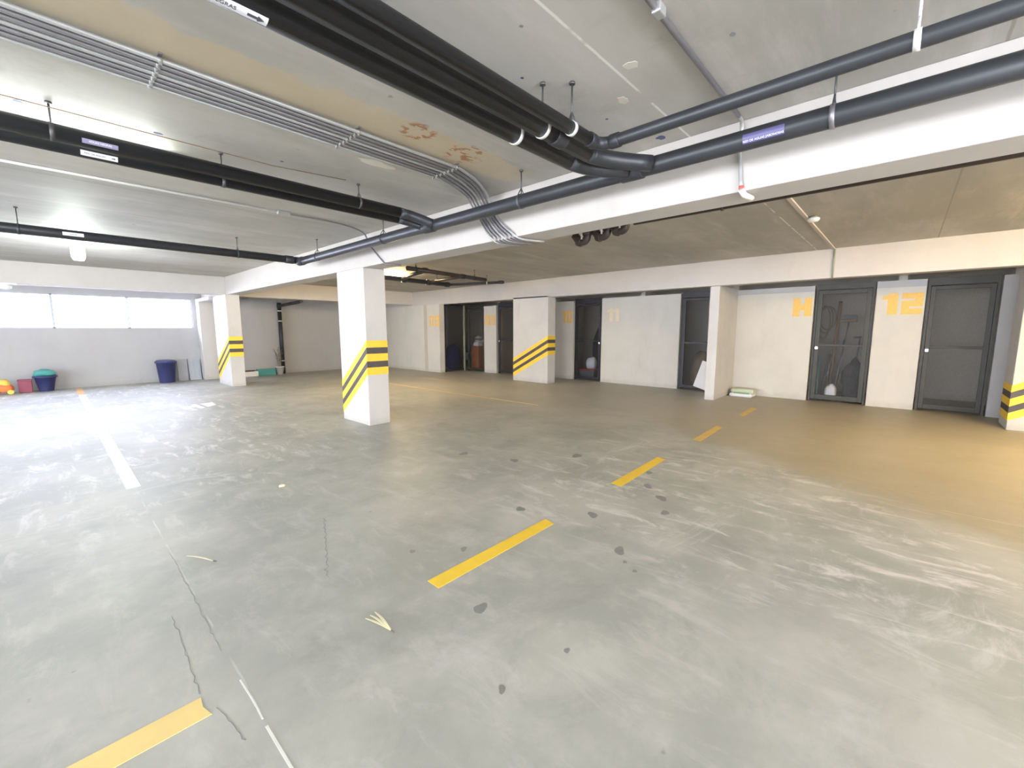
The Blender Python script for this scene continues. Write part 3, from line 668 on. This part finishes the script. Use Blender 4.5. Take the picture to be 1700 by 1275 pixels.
# pipe behind the large beam, and its traps
pr = thing('drain_pipe', (4.2, 0, CZ), 'dark pipe line just behind the large beam', 'pipe')
tube('pipe_run', tpath(pr, [(4.2, -3.6, 2.50), (4.2, 2.15, 2.52)]), 0.05, M['pipe_brown'], pr, 20)
for y in (-2.5, -0.6, 1.3): hanger(pr, loc((4.2, y, 2.51), pr), Y_, 0.05, 'pipe_brown')
for i, (y, z) in enumerate(((2.78, 2.41), (2.52, 2.43), (2.30, 2.46))):
    t = thing('pipe_trap', (4.3, y, CZ), ['leftmost', 'middle', 'rightmost'][i]+' of three dark pipe traps hanging behind the beam', 'pipe', 'pipe traps behind the beam')
    P = [(0, 0.0, 0.0), (0, 0.0, z-CZ+0.02), (0.0, -0.015, z-CZ-0.02), (0.0, -0.05, z-CZ-0.03)]
    bm = bmesh.new(); bm_tube(bm, [(0, 0, 0), (0, 0, z-CZ+0.06)] + bend((0, 0, z-CZ+0.06), (0, 0, z-CZ), (0, 0.07, z-CZ)) + [(0, 0.13, z-CZ+0.04), (0, 0.17, z-CZ+0.09)], 0.045, 18)
    obj('trap_elbow', bm, M['pipe_brown'], t)
    sleeve(t, (0, 0.10, z-CZ+0.01), (0, 1, 0.35), 0.056, 0.06, 'pipe_brown')
    sleeve(t, (0, 0, z-CZ+0.085), (0, 0, 1), 0.055, 0.04, 'pipe_brown')
    lab(box('clip', (-0.06, 0.035, z-CZ+0.02), (-0.045, 0.05, z-CZ+0.07), M['strap'], t), 'pale metal clip')

# drains near the warm lamp, behind the nearest column
dr = thing('drain_manifold', (5.8, 7.8, CZ), 'cluster of dark drain pipes beside the warm tube lamp', 'pipe')
def d_(p): return loc(p, dr)
tube('pipe_run', [d_(p) for p in ((4.7, 7.0, 2.56), (6.85, 7.12, 2.53))], 0.042, M['pipe_brown'], dr, 16)
tube('pipe_run', [d_(p) for p in ((4.2, 8.35, 2.54), (6.75, 8.30, 2.50))], 0.052, M['pipe'], dr, 16)
tube('cross_pipe', [d_(p) for p in ((5.15, 7.02, 2.56), (5.15, 7.5, 2.52), (5.45, 8.33, 2.52))], 0.038, M['pipe'], dr, 14)
tube('cross_pipe', [d_(p) for p in ((6.15, 7.08, 2.54), (6.15, 8.3, 2.52))], 0.034, M['pipe_brown'], dr, 14)
tube('pipe_run', [d_(p) for p in ((6.75, 8.30, 2.50), (7.55, 7.2, 2.54))], 0.030, M['pipe'], dr, 14)
for p, a, r in (((5.15, 7.05, 2.56), X_, 0.055), ((5.5, 8.33, 2.52), X_, 0.066), ((6.15, 8.31, 2.51), X_, 0.066), ((6.7, 8.30, 2.50), X_, 0.060), ((6.15, 7.09, 2.54), X_, 0.052), ((7.5, 7.26, 2.54), (0.55, -0.8, 0), 0.040)):
    sleeve(dr, d_(p), a, r, 0.11)
for p in ((4.9, 7.0, 2.56), (6.5, 7.1, 2.535)): hanger(dr, d_(p), X_, 0.042, 'pipe')
for p in ((5.0, 8.34, 2.53), (6.4, 8.31, 2.505)): hanger(dr, d_(p), X_, 0.052, 'pipe')
hanger(dr, d_((7.3, 7.53, 2.53)), (0.55, -0.8, 0), 0.03, 'strap')

# vertical drain in the back corner
vd = thing('drain_pipe', (5.14, 14.9, 0), 'vertical dark pipe on the back wall behind the potted plant', 'pipe')
tube('pipe_run', [(0, 0, 0), (0, 0, 2.28)], 0.058, M['navy'] if False else M['pipe'], vd, 20)
tube('branch_pipe', [(0, 0, 2.18), (0, -1.8, 2.24)], 0.045, M['pipe'], vd, 16)
for z in (0.10, 2.18): sleeve(vd, (0, 0, z), (0, 0, 1), 0.066, 0.14)
for z in (0.42, 1.70, 2.02): sleeve(vd, (0, 0, z), (0, 0, 1), 0.062, 0.03, 'strap', 'pipe_clamp')

# ================================================================== conduits
outer = [(2.37, 2.74, 2.685), (2.62, 2.83, 2.68), (2.86, 2.97, 2.675), (3.0, 3.04, 2.62), (3.083, 3.05, 2.52), (3.083, 2.95, 2.41), (3.083, 2.83, 2.315), (3.15, 2.78, 2.264), (3.40, 2.70, 2.264)]
inner = [(2.40, 3.05, 2.685), (2.62, 3.12, 2.68), (2.86, 3.23, 2.675), (3.0, 3.29, 2.62), (3.083, 3.29, 2.52), (3.083, 3.21, 2.41), (3.083, 3.12, 2.315), (3.15, 3.08, 2.264), (3.38, 3.0, 2.264)]
ys = [2.74+0.0517*i for i in range(7)]
for i, y in enumerate(ys):
    t = thing('conduit', (1.0, y, CZ), '%s of the bundle of thin steel conduits on the ceiling' % ['outermost right conduit', 'second conduit from the right edge', 'third conduit from the right edge', 'middle conduit', 'third conduit from the left edge', 'second conduit from the left edge', 'outermost left conduit'][i], 'conduit', 'steel conduit bundle')
    k = i/6; cv = [tuple(a*(1-k)+b*k for a, b in zip(p, q)) for p, q in zip(outer, inner)]
    pts = [(-3.5, y, 2.685), (2.2, y, 2.685)] + smooth_path(cv, 4)
    tube('conduit_run', [loc(p, t) for p in pts], 0.0105 if i else 0.012, M['galv_light'] if i % 3 == 0 else M['galv'], t, 8)
def rack(x):
    t = thing('conduit_clamp', (x, 2.895, CZ), {0.49: 'slim clamp rail over the conduits at the left', 1.50: 'slim clamp rail at the middle of the conduits', 2.33: 'slim clamp rail where the conduits bend down'}[x], 'clamp', 'conduit clamp rails')
    boxes('rail', [((-0.008, -0.18, -0.008), (0.008, 0.18, 0))], M['galv'], t)
    for y in ys:
        bm = bmesh.new(); bm_tube(bm, [(-0.009, y-2.895, -0.025), (0.009, y-2.895, -0.025)], 0.0125, 10); bm_box(bm, (-0.006, y-2.895-0.004, -0.046), (0.006, y-2.895+0.004, -0.038))
        obj('strap', bm, M['galv_light'], t)
for x in (0.49, 1.50, 2.33): rack(x)

lc = thing('conduit', (0.5, 5.08, CZ), 'steel conduit, coloured bright as if lamp-lit, left of the pipes, ending at a junction box', 'conduit')
tube('conduit_run', [loc(p, lc) for p in ((-3.5, 5.2, 2.692), (1.84, 5.2, 2.692))], 0.011, M['white_plastic'], lc, 8)  # white material paints the tube lamp's light onto the steel run
tube('conduit_tail', [loc(p, lc) for p in smooth_path([(1.96, 5.19, 2.690), (2.50, 5.17, 2.686), (2.90, 5.3, 2.66), (3.075, 5.45, 2.55), (3.085, 5.15, 2.30), (3.12, 5.1, 2.266), (3.3, 5.05, 2.266)], 5)], 0.010, M['galv'], lc, 8)
bm = bmesh.new(); bm_box(bm, (1.84-0.5, 0.09, -0.04), (1.97-0.5, 0.15, 0), 0.006); obj('junction_box', bm, M['galv_light'], lc)
rc = thing('conduit', (2.0, 0.83, CZ), 'pale conduit dropping over the large beam with a red band', 'conduit')
tube('conduit_run', [loc(p, rc) for p in ((0.2, 0.85, 2.692), (2.98, 0.86, 2.692))], 0.013, M['galv'], rc, 10)
tube('conduit_drop', [loc(p, rc) for p in smooth_path([(2.98, 0.86, 2.692), (3.06, 0.86, 2.67), (3.085, 0.87, 2.52), (3.085, 0.85, 2.285)], 4)], 0.012, M['galv_light'], rc, 10)
bm = bmesh.new(); bm_tube(bm, [loc((3.085, 0.85, 2.31), rc), loc((3.085, 0.85, 2.29), rc)], 0.015, 10); lab(obj('band', bm, M['red_band'], rc), 'red tape band')
lab(tube('conduit_end', [loc(p, rc) for p in ((3.085, 0.85, 2.288), (3.12, 0.84, 2.262), (3.22, 0.82, 2.258))], 0.018, M['white_plastic'], rc, 10), 'white plastic end piece')
bm = bmesh.new(); bm_box(bm, loc((1.78, 0.83, 2.67), rc), loc((1.84, 0.87, 2.71), rc), 0.006); obj('junction_box', bm, M['galv_light'], rc)
sc_ = thing('conduit', (6.0, 0.97, CZ), 'painted raceway running from the large beam to the storage lintel', 'conduit')
box('raceway', (3.40-6.0, -0.02, -0.02), (8.80-6.0, 0.02, 0), M['beam'], sc_, 0.003)
tube('conduit_drop', [(8.785-6.0, -0.01, -0.01), (8.785-6.0, -0.01, -0.47)], 0.013, M['frame_light'], sc_, 8)
ss = thing('smoke_sensor', (6.17, 0.90, CZ), 'small white round sensor on the ceiling at the right', 'sensor')
bm = bmesh.new(); bm_lathe(bm, [(0.0, 0.0), (0.035, 0.0), (0.035, -0.025), (0.0, -0.025)], 20); obj('base', bm, M['frame_light'], ss)
bm = bmesh.new(); bm_lathe(bm, [(0.0, -0.022), (0.058, -0.022), (0.062, -0.04), (0.045, -0.062), (0.0, -0.066)], 24); obj('cover', bm, M['white_plastic'], ss)
cb = tag(tube('cable', [(-3.5, 3.69, 2.66), (0.1, 3.69, 2.66), (1.3, 3.70, 2.66), (1.9, 3.72, 2.705)], 0.003, M['wood_tool'], None, 6), 'thin brown cable slung above the left pipe pair', 'cable')

# ================================================================== lamps
g = thing('globe_lamp', (0.42, 9.0, CZ), 'lit cylindrical ceiling lamp in front of the windows', 'lamp')
bm = bmesh.new(); bm_lathe(bm, [(0.0, 0.0), (0.075, 0.0), (0.075, -0.03), (0.06, -0.05), (0.0, -0.05)], 24); obj('base', bm, M['fixture'], g)
bm = bmesh.new(); bm_lathe(bm, [(0.0, -0.05), (0.055, -0.05), (0.075, -0.09), (0.075, -0.24), (0.055, -0.285), (0.0, -0.29)], 24); lab(obj('lamp_cover', bm, M['lamp_cool'], g), 'glowing white cover')
lp = bpy.data.lights.new('globe_light', 'POINT'); lp.energy = 24; lp.color = (0.90, 1.0, 0.92); lp.shadow_soft_size = 0.08
lo = bpy.data.objects.new('globe_light', lp); COL.objects.link(lo); lo.location = (0.42, 9.0, 2.30)

def tube_lamp(loc_, ln, mat, label, base_z=0.0):
    t = thing('tube_lamp', loc_, label, 'lamp')
    box('housing', (-ln/2, -0.018, -0.04), (ln/2, 0.018, 0), M['fixture'], t, 0.005)
    tube('lamp_tube', [(-ln/2+0.04, 0, -0.075), (ln/2-0.04, 0, -0.075)], 0.016, M[mat], t, 12)
    for s_ in (-1, 1): box('socket', (s_*(ln/2-0.03)-0.012, -0.015, -0.095), (s_*(ln/2-0.03)+0.012, 0.015, -0.05), M['white_plastic'], t, 0.003)
    return t
tube_lamp((0.1, 4.12, CZ), 1.25, 'lamp_cool', 'cool white tube lamp on the ceiling hidden behind the left pipes')
tube_lamp((5.35, 8.95, CZ), 1.25, 'lamp_warm', 'warm tube lamp glowing behind the dark drain cluster')
tube_lamp((6.6, -2.9, CZ), 1.5, 'lamp_warm_dim', 'warm tube lamp right of the photo')
tube_lamp((6.6, -1.9, CZ), 1.5, 'lamp_warm_dim', 'second warm tube lamp right of the photo')
bp_ = thing('bracket_lamp', (-0.42, 12.50, 2.26), 'white fixture under the cross beam at the left edge', 'lamp')
boxes('arm', [((-0.16, -0.05, 0.0), (0.12, 0.0, 0.03))], M['white_plastic'], bp_, 0.004)
bm = bmesh.new(); bm_lathe(bm, [(0.0, 0.0), (0.09, 0.0), (0.075, -0.07), (0.03, -0.09), (0.0, -0.09)], 20, c=(-0.02, -0.03, 0.0)); obj('shade', bm, M['white_plastic'], bp_)
def soft(name, loc_, sx, sy, pw, col, rot=(0, 0, 0)):
    l = bpy.data.lights.new(name, 'AREA'); l.shape = 'RECTANGLE'; l.size = sx; l.size_y = sy; l.energy = pw; l.color = col
    o = bpy.data.objects.new(name, l); COL.objects.link(o); o.location = loc_; o.rotation_euler = rot

# ================================================================== things by the window wall
def bucket(name, locv, r0, r1, h, mat, label, cat, lid=None, rot=0, tilt=0):
    t = thing(name, locv, label, cat)
    bm = bmesh.new(); bm_lathe(bm, [(0, 0), (r0, 0), (r0+0.004, 0.01), (r1, h), (r1+0.018, h), (r1+0.018, h-0.03), (r1+0.006, h-0.035)][:5] + [(r1-0.01, h), (r0-0.006, 0.02), (0, 0.02)], 28)
    obj('body', bm, M[mat], t)
    bm = bmesh.new(); bm_lathe(bm, [(r1-0.004, h-0.045), (r1+0.022, h-0.04), (r1+0.022, h-0.002), (r1-0.004, h)], 28); obj('rim', bm, M[mat], t)
    return t
t = bucket('waste_bin', (2.11, 14.70, 0), 0.165, 0.215, 0.57, 'navy', 'tall navy round waste bin against the wall under the right window', 'bin')
bm = bmesh.new(); bm_lathe(bm, [(0.0, 0.59), (0.12, 0.615), (0.2, 0.60), (0.235, 0.565), (0.235, 0.55), (0.0, 0.55)][::-1], 28); obj('lid', bm, M['navy'], t)
t = bucket('laundry_basket', (-0.12, 14.70, 0), 0.115, 0.185, 0.36, 'navy', 'navy tapered basket heaped with teal cloth beside the maroon box', 'basket')
bm = bmesh.new(); bm_blob(bm, (-0.12, 14.70, 0.415), (0.185, 0.165, 0.095), 3, 0.14, 4); tag(obj('folded_cloth', bm, M['teal'], None, True), 'crumpled teal cloth filling the navy basket', 'cloth')
t = thing('storage_box', (-0.44, 14.70, 0), 'small maroon plastic box left of the navy basket', 'box')
bm = bmesh.new(); bm_box(bm, (-0.105, -0.10, 0), (0.105, 0.10, 0.27), 0.012); obj('body', bm, M['maroon'], t)
boxes('lid', [((-0.115, -0.11, 0.27), (0.115, 0.11, 0.295))], M['maroon'], t, 0.006)
t = thing('toy_heap', (-0.78, 14.62, 0), 'orange and yellow plastic toy car at the left edge', 'toy')
bm = bmesh.new(); bm_blob(bm, (0, 0, 0.20), (0.15, 0.12, 0.14), 3, 0.1, 9); obj('hood', bm, M['yellow_plastic'], t)
bm = bmesh.new(); bm_blob(bm, (0.03, -0.05, 0.13), (0.15, 0.10, 0.10), 3, 0.1, 2); obj('body', bm, M['orange'], t)
for sx in (-0.1, 0.12):
    bm = bmesh.new(); bm_tube(bm, [(sx, -0.15, 0.05), (sx, -0.11, 0.05)], 0.05, 16); obj('wheel', bm, M['yellow_plastic'], t)
for i, (x, wd, h, ang, m_) in enumerate(((2.50, 0.22, 0.60, 0.16, 'wall_grey'), (2.78, 0.27, 0.62, 0.20, 'sheet_metal'))):
    t = thing('leaning_sheet', (x, 14.86, 0), ['pale grey board leaning between the navy bin and the metal sheet', 'grey metal sheet leaning against the wall by the pillar'][i], 'sheet')
    bm = bmesh.new(); bm_box(bm, (-wd/2, -0.012, 0), (wd/2, 0.0, h))
    bmesh.ops.rotate(bm, verts=bm.verts, cent=(0, 0, 0), matrix=Matrix.Rotation(-ang, 3, 'X'))
    obj('panel', bm, M[m_], t)
    if i:
        bm = bmesh.new()
        for s_ in (-0.09, 0.0, 0.09): bm_box(bm, (s_-0.008, -0.02, 0.01), (s_+0.008, -0.012, h-0.01))
        bmesh.ops.rotate(bm, verts=bm.verts, cent=(0, 0, 0), matrix=Matrix.Rotation(-ang, 3, 'X')); obj('rib', bm, M['sheet_metal'], t)
t = thing('potted_plant', (4.96, 14.68, 0), 'leggy potted plant in a white pot before the vertical pipe', 'plant')
bm = bmesh.new(); bm_lathe(bm, [(0, 0), (0.08, 0), (0.125, 0.23), (0.135, 0.23), (0.135, 0.255), (0.115, 0.255), (0.108, 0.22), (0, 0.22)], 24); obj('pot', bm, M['ceramic'], t)
bm = bmesh.new(); bm_lathe(bm, [(0, 0.222), (0.105, 0.226), (0.0, 0.235)][:2]+[(0, 0.24)], 16); obj('soil', bm, M['soil'], t)
rp = random.Random(5)
for k in range(5):
    a = k*1.3; px, py = 0.04*math.cos(a), 0.04*math.sin(a); ht = rp.uniform(0.45, 0.62)
    pts = smooth_path([(px, py, 0.22), (px*1.6, py*1.6, 0.22+ht*0.5), (px*2.6-0.02, py*2, 0.22+ht)], 4)
    tube('stem', pts, 0.006, M['stem'], t, 6)
    bm = bmesh.new()
    for q in range(9):
        zz = 0.22+ht*(0.35+0.65*q/8); b_ = Vector((px*(1+1.6*q/8), py*(1+q/8), zz)); an = rp.uniform(0, 2*PI)
        d = Vector((math.cos(an), math.sin(an), 0.55)).normalized(); s_ = Vector((-d.y, d.x, 0)).normalized()
        L = rp.uniform(0.07, 0.12)
        v = [bm.verts.new(b_), bm.verts.new(b_+d*L*0.5+s_*0.016), bm.verts.new(b_+d*L-Vector((0, 0, 0.02))), bm.verts.new(b_+d*L*0.5-s_*0.016)]
        bm.faces.new(v)
    obj('foliage', bm, M['leafgreen'], t)
t = thing('planter_trough', (4.05, 14.62, 0), 'low white planter trough with soil behind the far column', 'planter')
bm = bmesh.new(); bm_box(bm, (-0.28, -0.11, 0.0), (0.24, 0.11, 0.16), 0.02); obj('trough', bm, M['ceramic'], t)
bm = bmesh.new(); bm_blob(bm, (-0.02, 0, 0.165), (0.24, 0.09, 0.03), 2, 0.15, 3); obj('soil', bm, M['soil'], t)
t = thing('planter_trough', (4.56, 14.72, 0), 'low teal planter trough between the white trough and the pot', 'planter')
boxes('trough', [((-0.25, -0.09, 0), (0.25, -0.07, 0.20)), ((-0.25, 0.07, 0), (0.25, 0.09, 0.20)), ((-0.25, -0.07, 0), (-0.23, 0.07, 0.20)), ((0.23, -0.07, 0), (0.25, 0.07, 0.20)), ((-0.23, -0.07, 0), (0.23, 0.07, 0.02))], M['teal'], t, 0.004)
box('soil', (-0.23, -0.07, 0.02), (0.23, 0.07, 0.17), M['soil'], t)
tag(box('kerb', (3.34, 14.9, 0), (3.95, 15.0, 0.12), M['navy'], None, 0.005), 'low dark kerb block right of the pillar', 'kerb')

# litter on the floor
def leaf(x, y, ln, ang, label, forks=1):
    t = thing('dry_leaf', (x, y, 0.0), label, 'leaf', None, ang)
    for k in range(forks):
        of = (k-(forks-1)/2)*0.17
        bm = bmesh.new(); n = 8; P = [(ln*(i/n-0.5), of*ln*(1-i/n)*0.9, 0.004+0.008*math.sin(PI*i/n)+0.003*k) for i in range(n+1)]
        bm_ribbon(bm, P, [max(0.002, 0.011*math.sin(PI*(0.1+0.85*i/n))) for i in range(n+1)], 0.0015)
        obj('blade', bm, M['dry_leaf'], t)
    bm = bmesh.new(); bm_tube(bm, [(ln*0.5, 0, 0.005), (ln*0.5+0.022, 0.001, 0.005)], [0.005, 0.002], 8); obj('stalk', bm, M['leaf_tip'], t)
leaf(0.51, 3.09, 0.22, -1.1, 'pale straight dry leaf left of the brightest dash')
leaf(0.955, 1.74, 0.17, -1.5, 'forked dry straw leaf below the brightest dash', 3)
bm = bmesh.new(); bm_blob(bm, (1.31, 4.03, 0.012), (0.03, 0.018, 0.014), 2, 0.3, 8); tag(obj('dry_leaf', bm, M['dry_leaf'], None, True), 'tiny curled dry leaf in front of the nearest column', 'leaf')

# ================================================================== things at the storage rooms
t = thing('folded_sack', (9.86, 2.44, 0), 'folded grey-green sack lying beside the wall fin', 'sack', None, 0)
bm = bmesh.new(); bm_box(bm, (-0.15, -0.22, 0.0), (0.16, 0.22, 0.075), 0.03); obj('lower_fold', bm, M['white_bag'], t)
bm = bmesh.new(); bm_box(bm, (-0.13, -0.24, 0.075), (0.16, 0.2, 0.17), 0.035); obj('upper_fold', bm, M['sack'], t)
lab(box('print', (-0.134, -0.16, 0.06), (-0.126, 0.14, 0.1), M['green_print'], t, 0.002), 'green printed band')
t = thing('leaning_board', (10.02, 3.05, 0), 'pale board leaning beside the wall fin', 'board')
bm = bmesh.new(); bm_box(bm, (-0.012, 0, 0), (0.012, 0.40, 0.62)); bmesh.ops.rotate(bm, verts=bm.verts, cent=(0, 0.0, 0), matrix=Matrix.Rotation(0.30, 3, 'X'))
for v in bm.verts: v.co.z = max(v.co.z, 0)
obj('board', bm, M['ceramic'], t).location = (-0.02, 0.08, 0)

# room behind door with tools
def pole(x, y0, z1, y1, mat, name, label, cat, r=0.012, head=None, z0=0.0, xb=None):
    t = thing(name, (x, y0, z0), label, cat)
    top = (0.12 if xb is None else xb-x, y1-y0, z1-z0)
    tube('handle', [(0, 0, 0.0), top], r, M[mat], t, 10)
    if head == 'broom':
        bm = bmesh.new(); bm_box(bm, (top[0]-0.02, top[1]-0.13, top[2]-0.03), (top[0]+0.03, top[1]+0.13, top[2]+0.03), 0.008); obj('head', bm, M['wood_tool'], t)
        bm = bmesh.new(); bm_box(bm, (top[0]-0.02, top[1]-0.125, top[2]+0.03), (top[0]+0.03, top[1]+0.125, top[2]+0.11)); obj('bristles', bm, M['grey_plastic'], t)
    elif head == 'tee':
        bm = bmesh.new(); bm_tube(bm, [(top[0], top[1]+0.10, top[2]-0.01), (top[0], top[1]-0.02, top[2])], 0.016, 8); obj('grip', bm, M['grey_plastic'], t)
    elif head == 'knob':
        bm = bmesh.new(); bm_blob(bm, top, (0.035, 0.035, 0.03), 2, 0.05, 1, False); obj('knob', bm, M['frame'], t)
    return t
pole(10.86, 1.08, 1.95, 1.02, 'wood_tool', 'tool_pole', 'tallest dark tool pole behind the tools door', 'tool', 0.028, 'knob')
pole(10.86, 0.98, 1.58, 0.86, 'chrome', 'tool_pole', 'bright metal pole leaning beside the tallest tool', 'tool', 0.014, 'broom')
pole(10.80, 1.00, 1.2, 0.90, 'galv', 'tool_pole', 'short shiny metal rod behind the tools door', 'tool', 0.018)
pole(10.86, 0.70, 1.25, 0.66, 'grey_plastic', 'tool_pole', 'dark pole with a bent grip behind the tools door', 'tool', 0.014, 'tee')
pole(10.86, 1.20, 0.9, 1.12, 'grey_plastic', 'tool_pole', 'short dark tool standing left in the tools room', 'tool', 0.03)
pole(10.80, 1.14, 1.1, 1.09, 'chrome', 'tool_pole', 'thin silver rod left of the white bag', 'tool', 0.006)
pole(10.36, 1.22, 0.85, 1.225, 'teal', 'tool_pole', 'thin green stake at the left of the tools door', 'tool', 0.008)
bm = bmesh.new(); bm_blob(bm, (10.43, 0.67, 0.40), (0.14, 0.17, 0.44), 3, 0.2, 5); tag(obj('travel_bag', bm, M['dark_cloth'], None, True), 'bulky black bag behind the tools door', 'bag')
bm = bmesh.new(); bm_blob(bm, (10.40, 1.00, 0.17), (0.11, 0.11, 0.17), 3, 0.08, 6)
for v in bm.verts: v.co.z = max(0.0, v.co.z)
tag(obj('plastic_bag', bm, M['white_bag'], None, True), 'bulging white bag on the floor behind the tools door', 'bag')
bm = bmesh.new(); bm_blob(bm, (10.70, 0.56, 0.11), (0.07, 0.08, 0.11), 3, 0.08, 16); tag(obj('storage_bag', bm, M['dark_cloth'], None, True), 'small dark bag right of the white bag', 'bag')
t = thing('garden_hose', (12.06, 1.40, 1.92), 'beige hose coils hanging inside the tools room', 'hose')
bm = bmesh.new(); bm_box(bm, (-0.06, -0.02, -0.02), (0.04, 0.02, 0.02)); obj('hook', bm, M['galv'], t)
for k, (dy, rz, ry) in enumerate(((0, 0.3, 0.13), (0.03, 0.36, 0.11), (-0.03, 0.26, 0.15))):
    tube('coil', [(0.02*k-0.02, dy-0.04+ry*math.cos(a*PI/12), -rz+rz*math.sin(a*PI/12)) for a in range(25)], 0.013, M['beige'], t, 8)
# room behind door ten
t = thing('crate', (10.62, 6.72, 0), 'black crate with a red lid behind the door between ten and eleven', 'crate')
bm = bmesh.new(); bm_box(bm, (-0.18, -0.27, 0), (0.18, 0.27, 0.24), 0.01); obj('body', bm, M['grey_plastic'], t)
bm = bmesh.new(); bm_box(bm, (-0.20, -0.29, 0.24), (0.20, 0.29, 0.285), 0.01); lab(obj('lid', bm, M['red'], t), 'dark red lid')
bm = bmesh.new(); bm_blob(bm, (10.60, 6.62, 0.44), (0.14, 0.17, 0.20), 3, 0.08, 3); tag(obj('plastic_bag', bm, M['white_bag'], None, True), 'white bag on the red-lidded crate', 'bag')
bm = bmesh.new(); bm_blob(bm, (11.10, 6.62, 0.72), (0.14, 0.24, 0.85), 3, 0.12, 12)
for v in bm.verts: v.co.z = max(0.0, v.co.z)
tag(obj('draped_cloth', bm, M['dark_cloth'], None, True), 'tall dark draped bundle behind the white bag', 'bundle')
# room behind door eleven
bm = bmesh.new(); bm_blob(bm, (10.7, 3.6, 0.42), (0.2, 0.22, 0.5), 3, 0.1, 22); tag(obj('storage_bundle', bm, M['stem'], None, True), 'dim brown bundle behind the door beside the wall fin', 'bundle')
# left storage rooms
t = thing('cabinet', (10.45, 11.35-0.0, 0), 'reddish brown cabinet behind the narrow amber-numbered panel', 'cabinet')
bm = bmesh.new(); bm_box(bm, (-0.2, -0.30, 0.03), (0.2, 0.05, 0.84), 0.006); obj('body', bm, M['brown_wood'], t)
for s_ in (0,): box('door', (-0.215, -0.285, 0.05), (-0.2, 0.035, 0.82), M['brown_wood'], t, 0.003)
box('plinth', (-0.18, -0.28, 0), (0.18, 0.03, 0.03), M['grey_plastic'], t)
bm = bmesh.new(); bm_box(bm, (10.3, 11.12, 0.84), (10.6, 11.36, 0.98), 0.02); tag(obj('parcel', bm, M['white_bag'], None, True), 'lower white parcel on the brown cabinet', 'parcel')
bm = bmesh.new(); bm_blob(bm, (10.45, 11.26, 1.08), (0.13, 0.14, 0.12), 3, 0.1, 2); tag(obj('parcel', bm, M['white_bag'], None, True), 'upper white bundle on the parcel over the cabinet', 'parcel')
t = thing('stool', (10.35, 11.62, 0), 'dark grey tub stool left of the brown cabinet', 'stool')
bm = bmesh.new(); bm_box(bm, (-0.14, -0.13, 0.32), (0.14, 0.15, 0.60), 0.03); obj('seat', bm, M['grey_plastic'], t)
for sx in (-0.11, 0.11):
    for sy in (-0.10, 0.12): tube('leg', [(sx, sy, 0), (sx*0.9, sy*0.9, 0.34)], 0.014, M['galv'], t, 8)
bm = bmesh.new(); bm_blob(bm, (9.95, 12.1, 0.42), (0.35, 0.25, 0.50), 3, 0.08, 31)
for v in bm.verts: v.co.z = max(0.0, v.co.z)
tag(obj('draped_cloth', bm, M['navy_cloth'], None, True), 'navy draped bundle behind the wide mesh panel', 'bundle')
t = thing('shelf_unit', (9.6, 13.2, 0), 'dim metal shelf unit deep behind the wide mesh panel', 'shelf')
for z in (0.4, 0.85, 1.3, 1.75): box('shelf', (-0.5, -0.2, z), (0.5, 0.2, z+0.025), M['grey_plastic'], t)
for sx in (-0.5, 0.48):
    for sy in (-0.2, 0.18): box('upright', (sx, sy, 0), (sx+0.02, sy+0.02, 1.95), M['galv'], t)
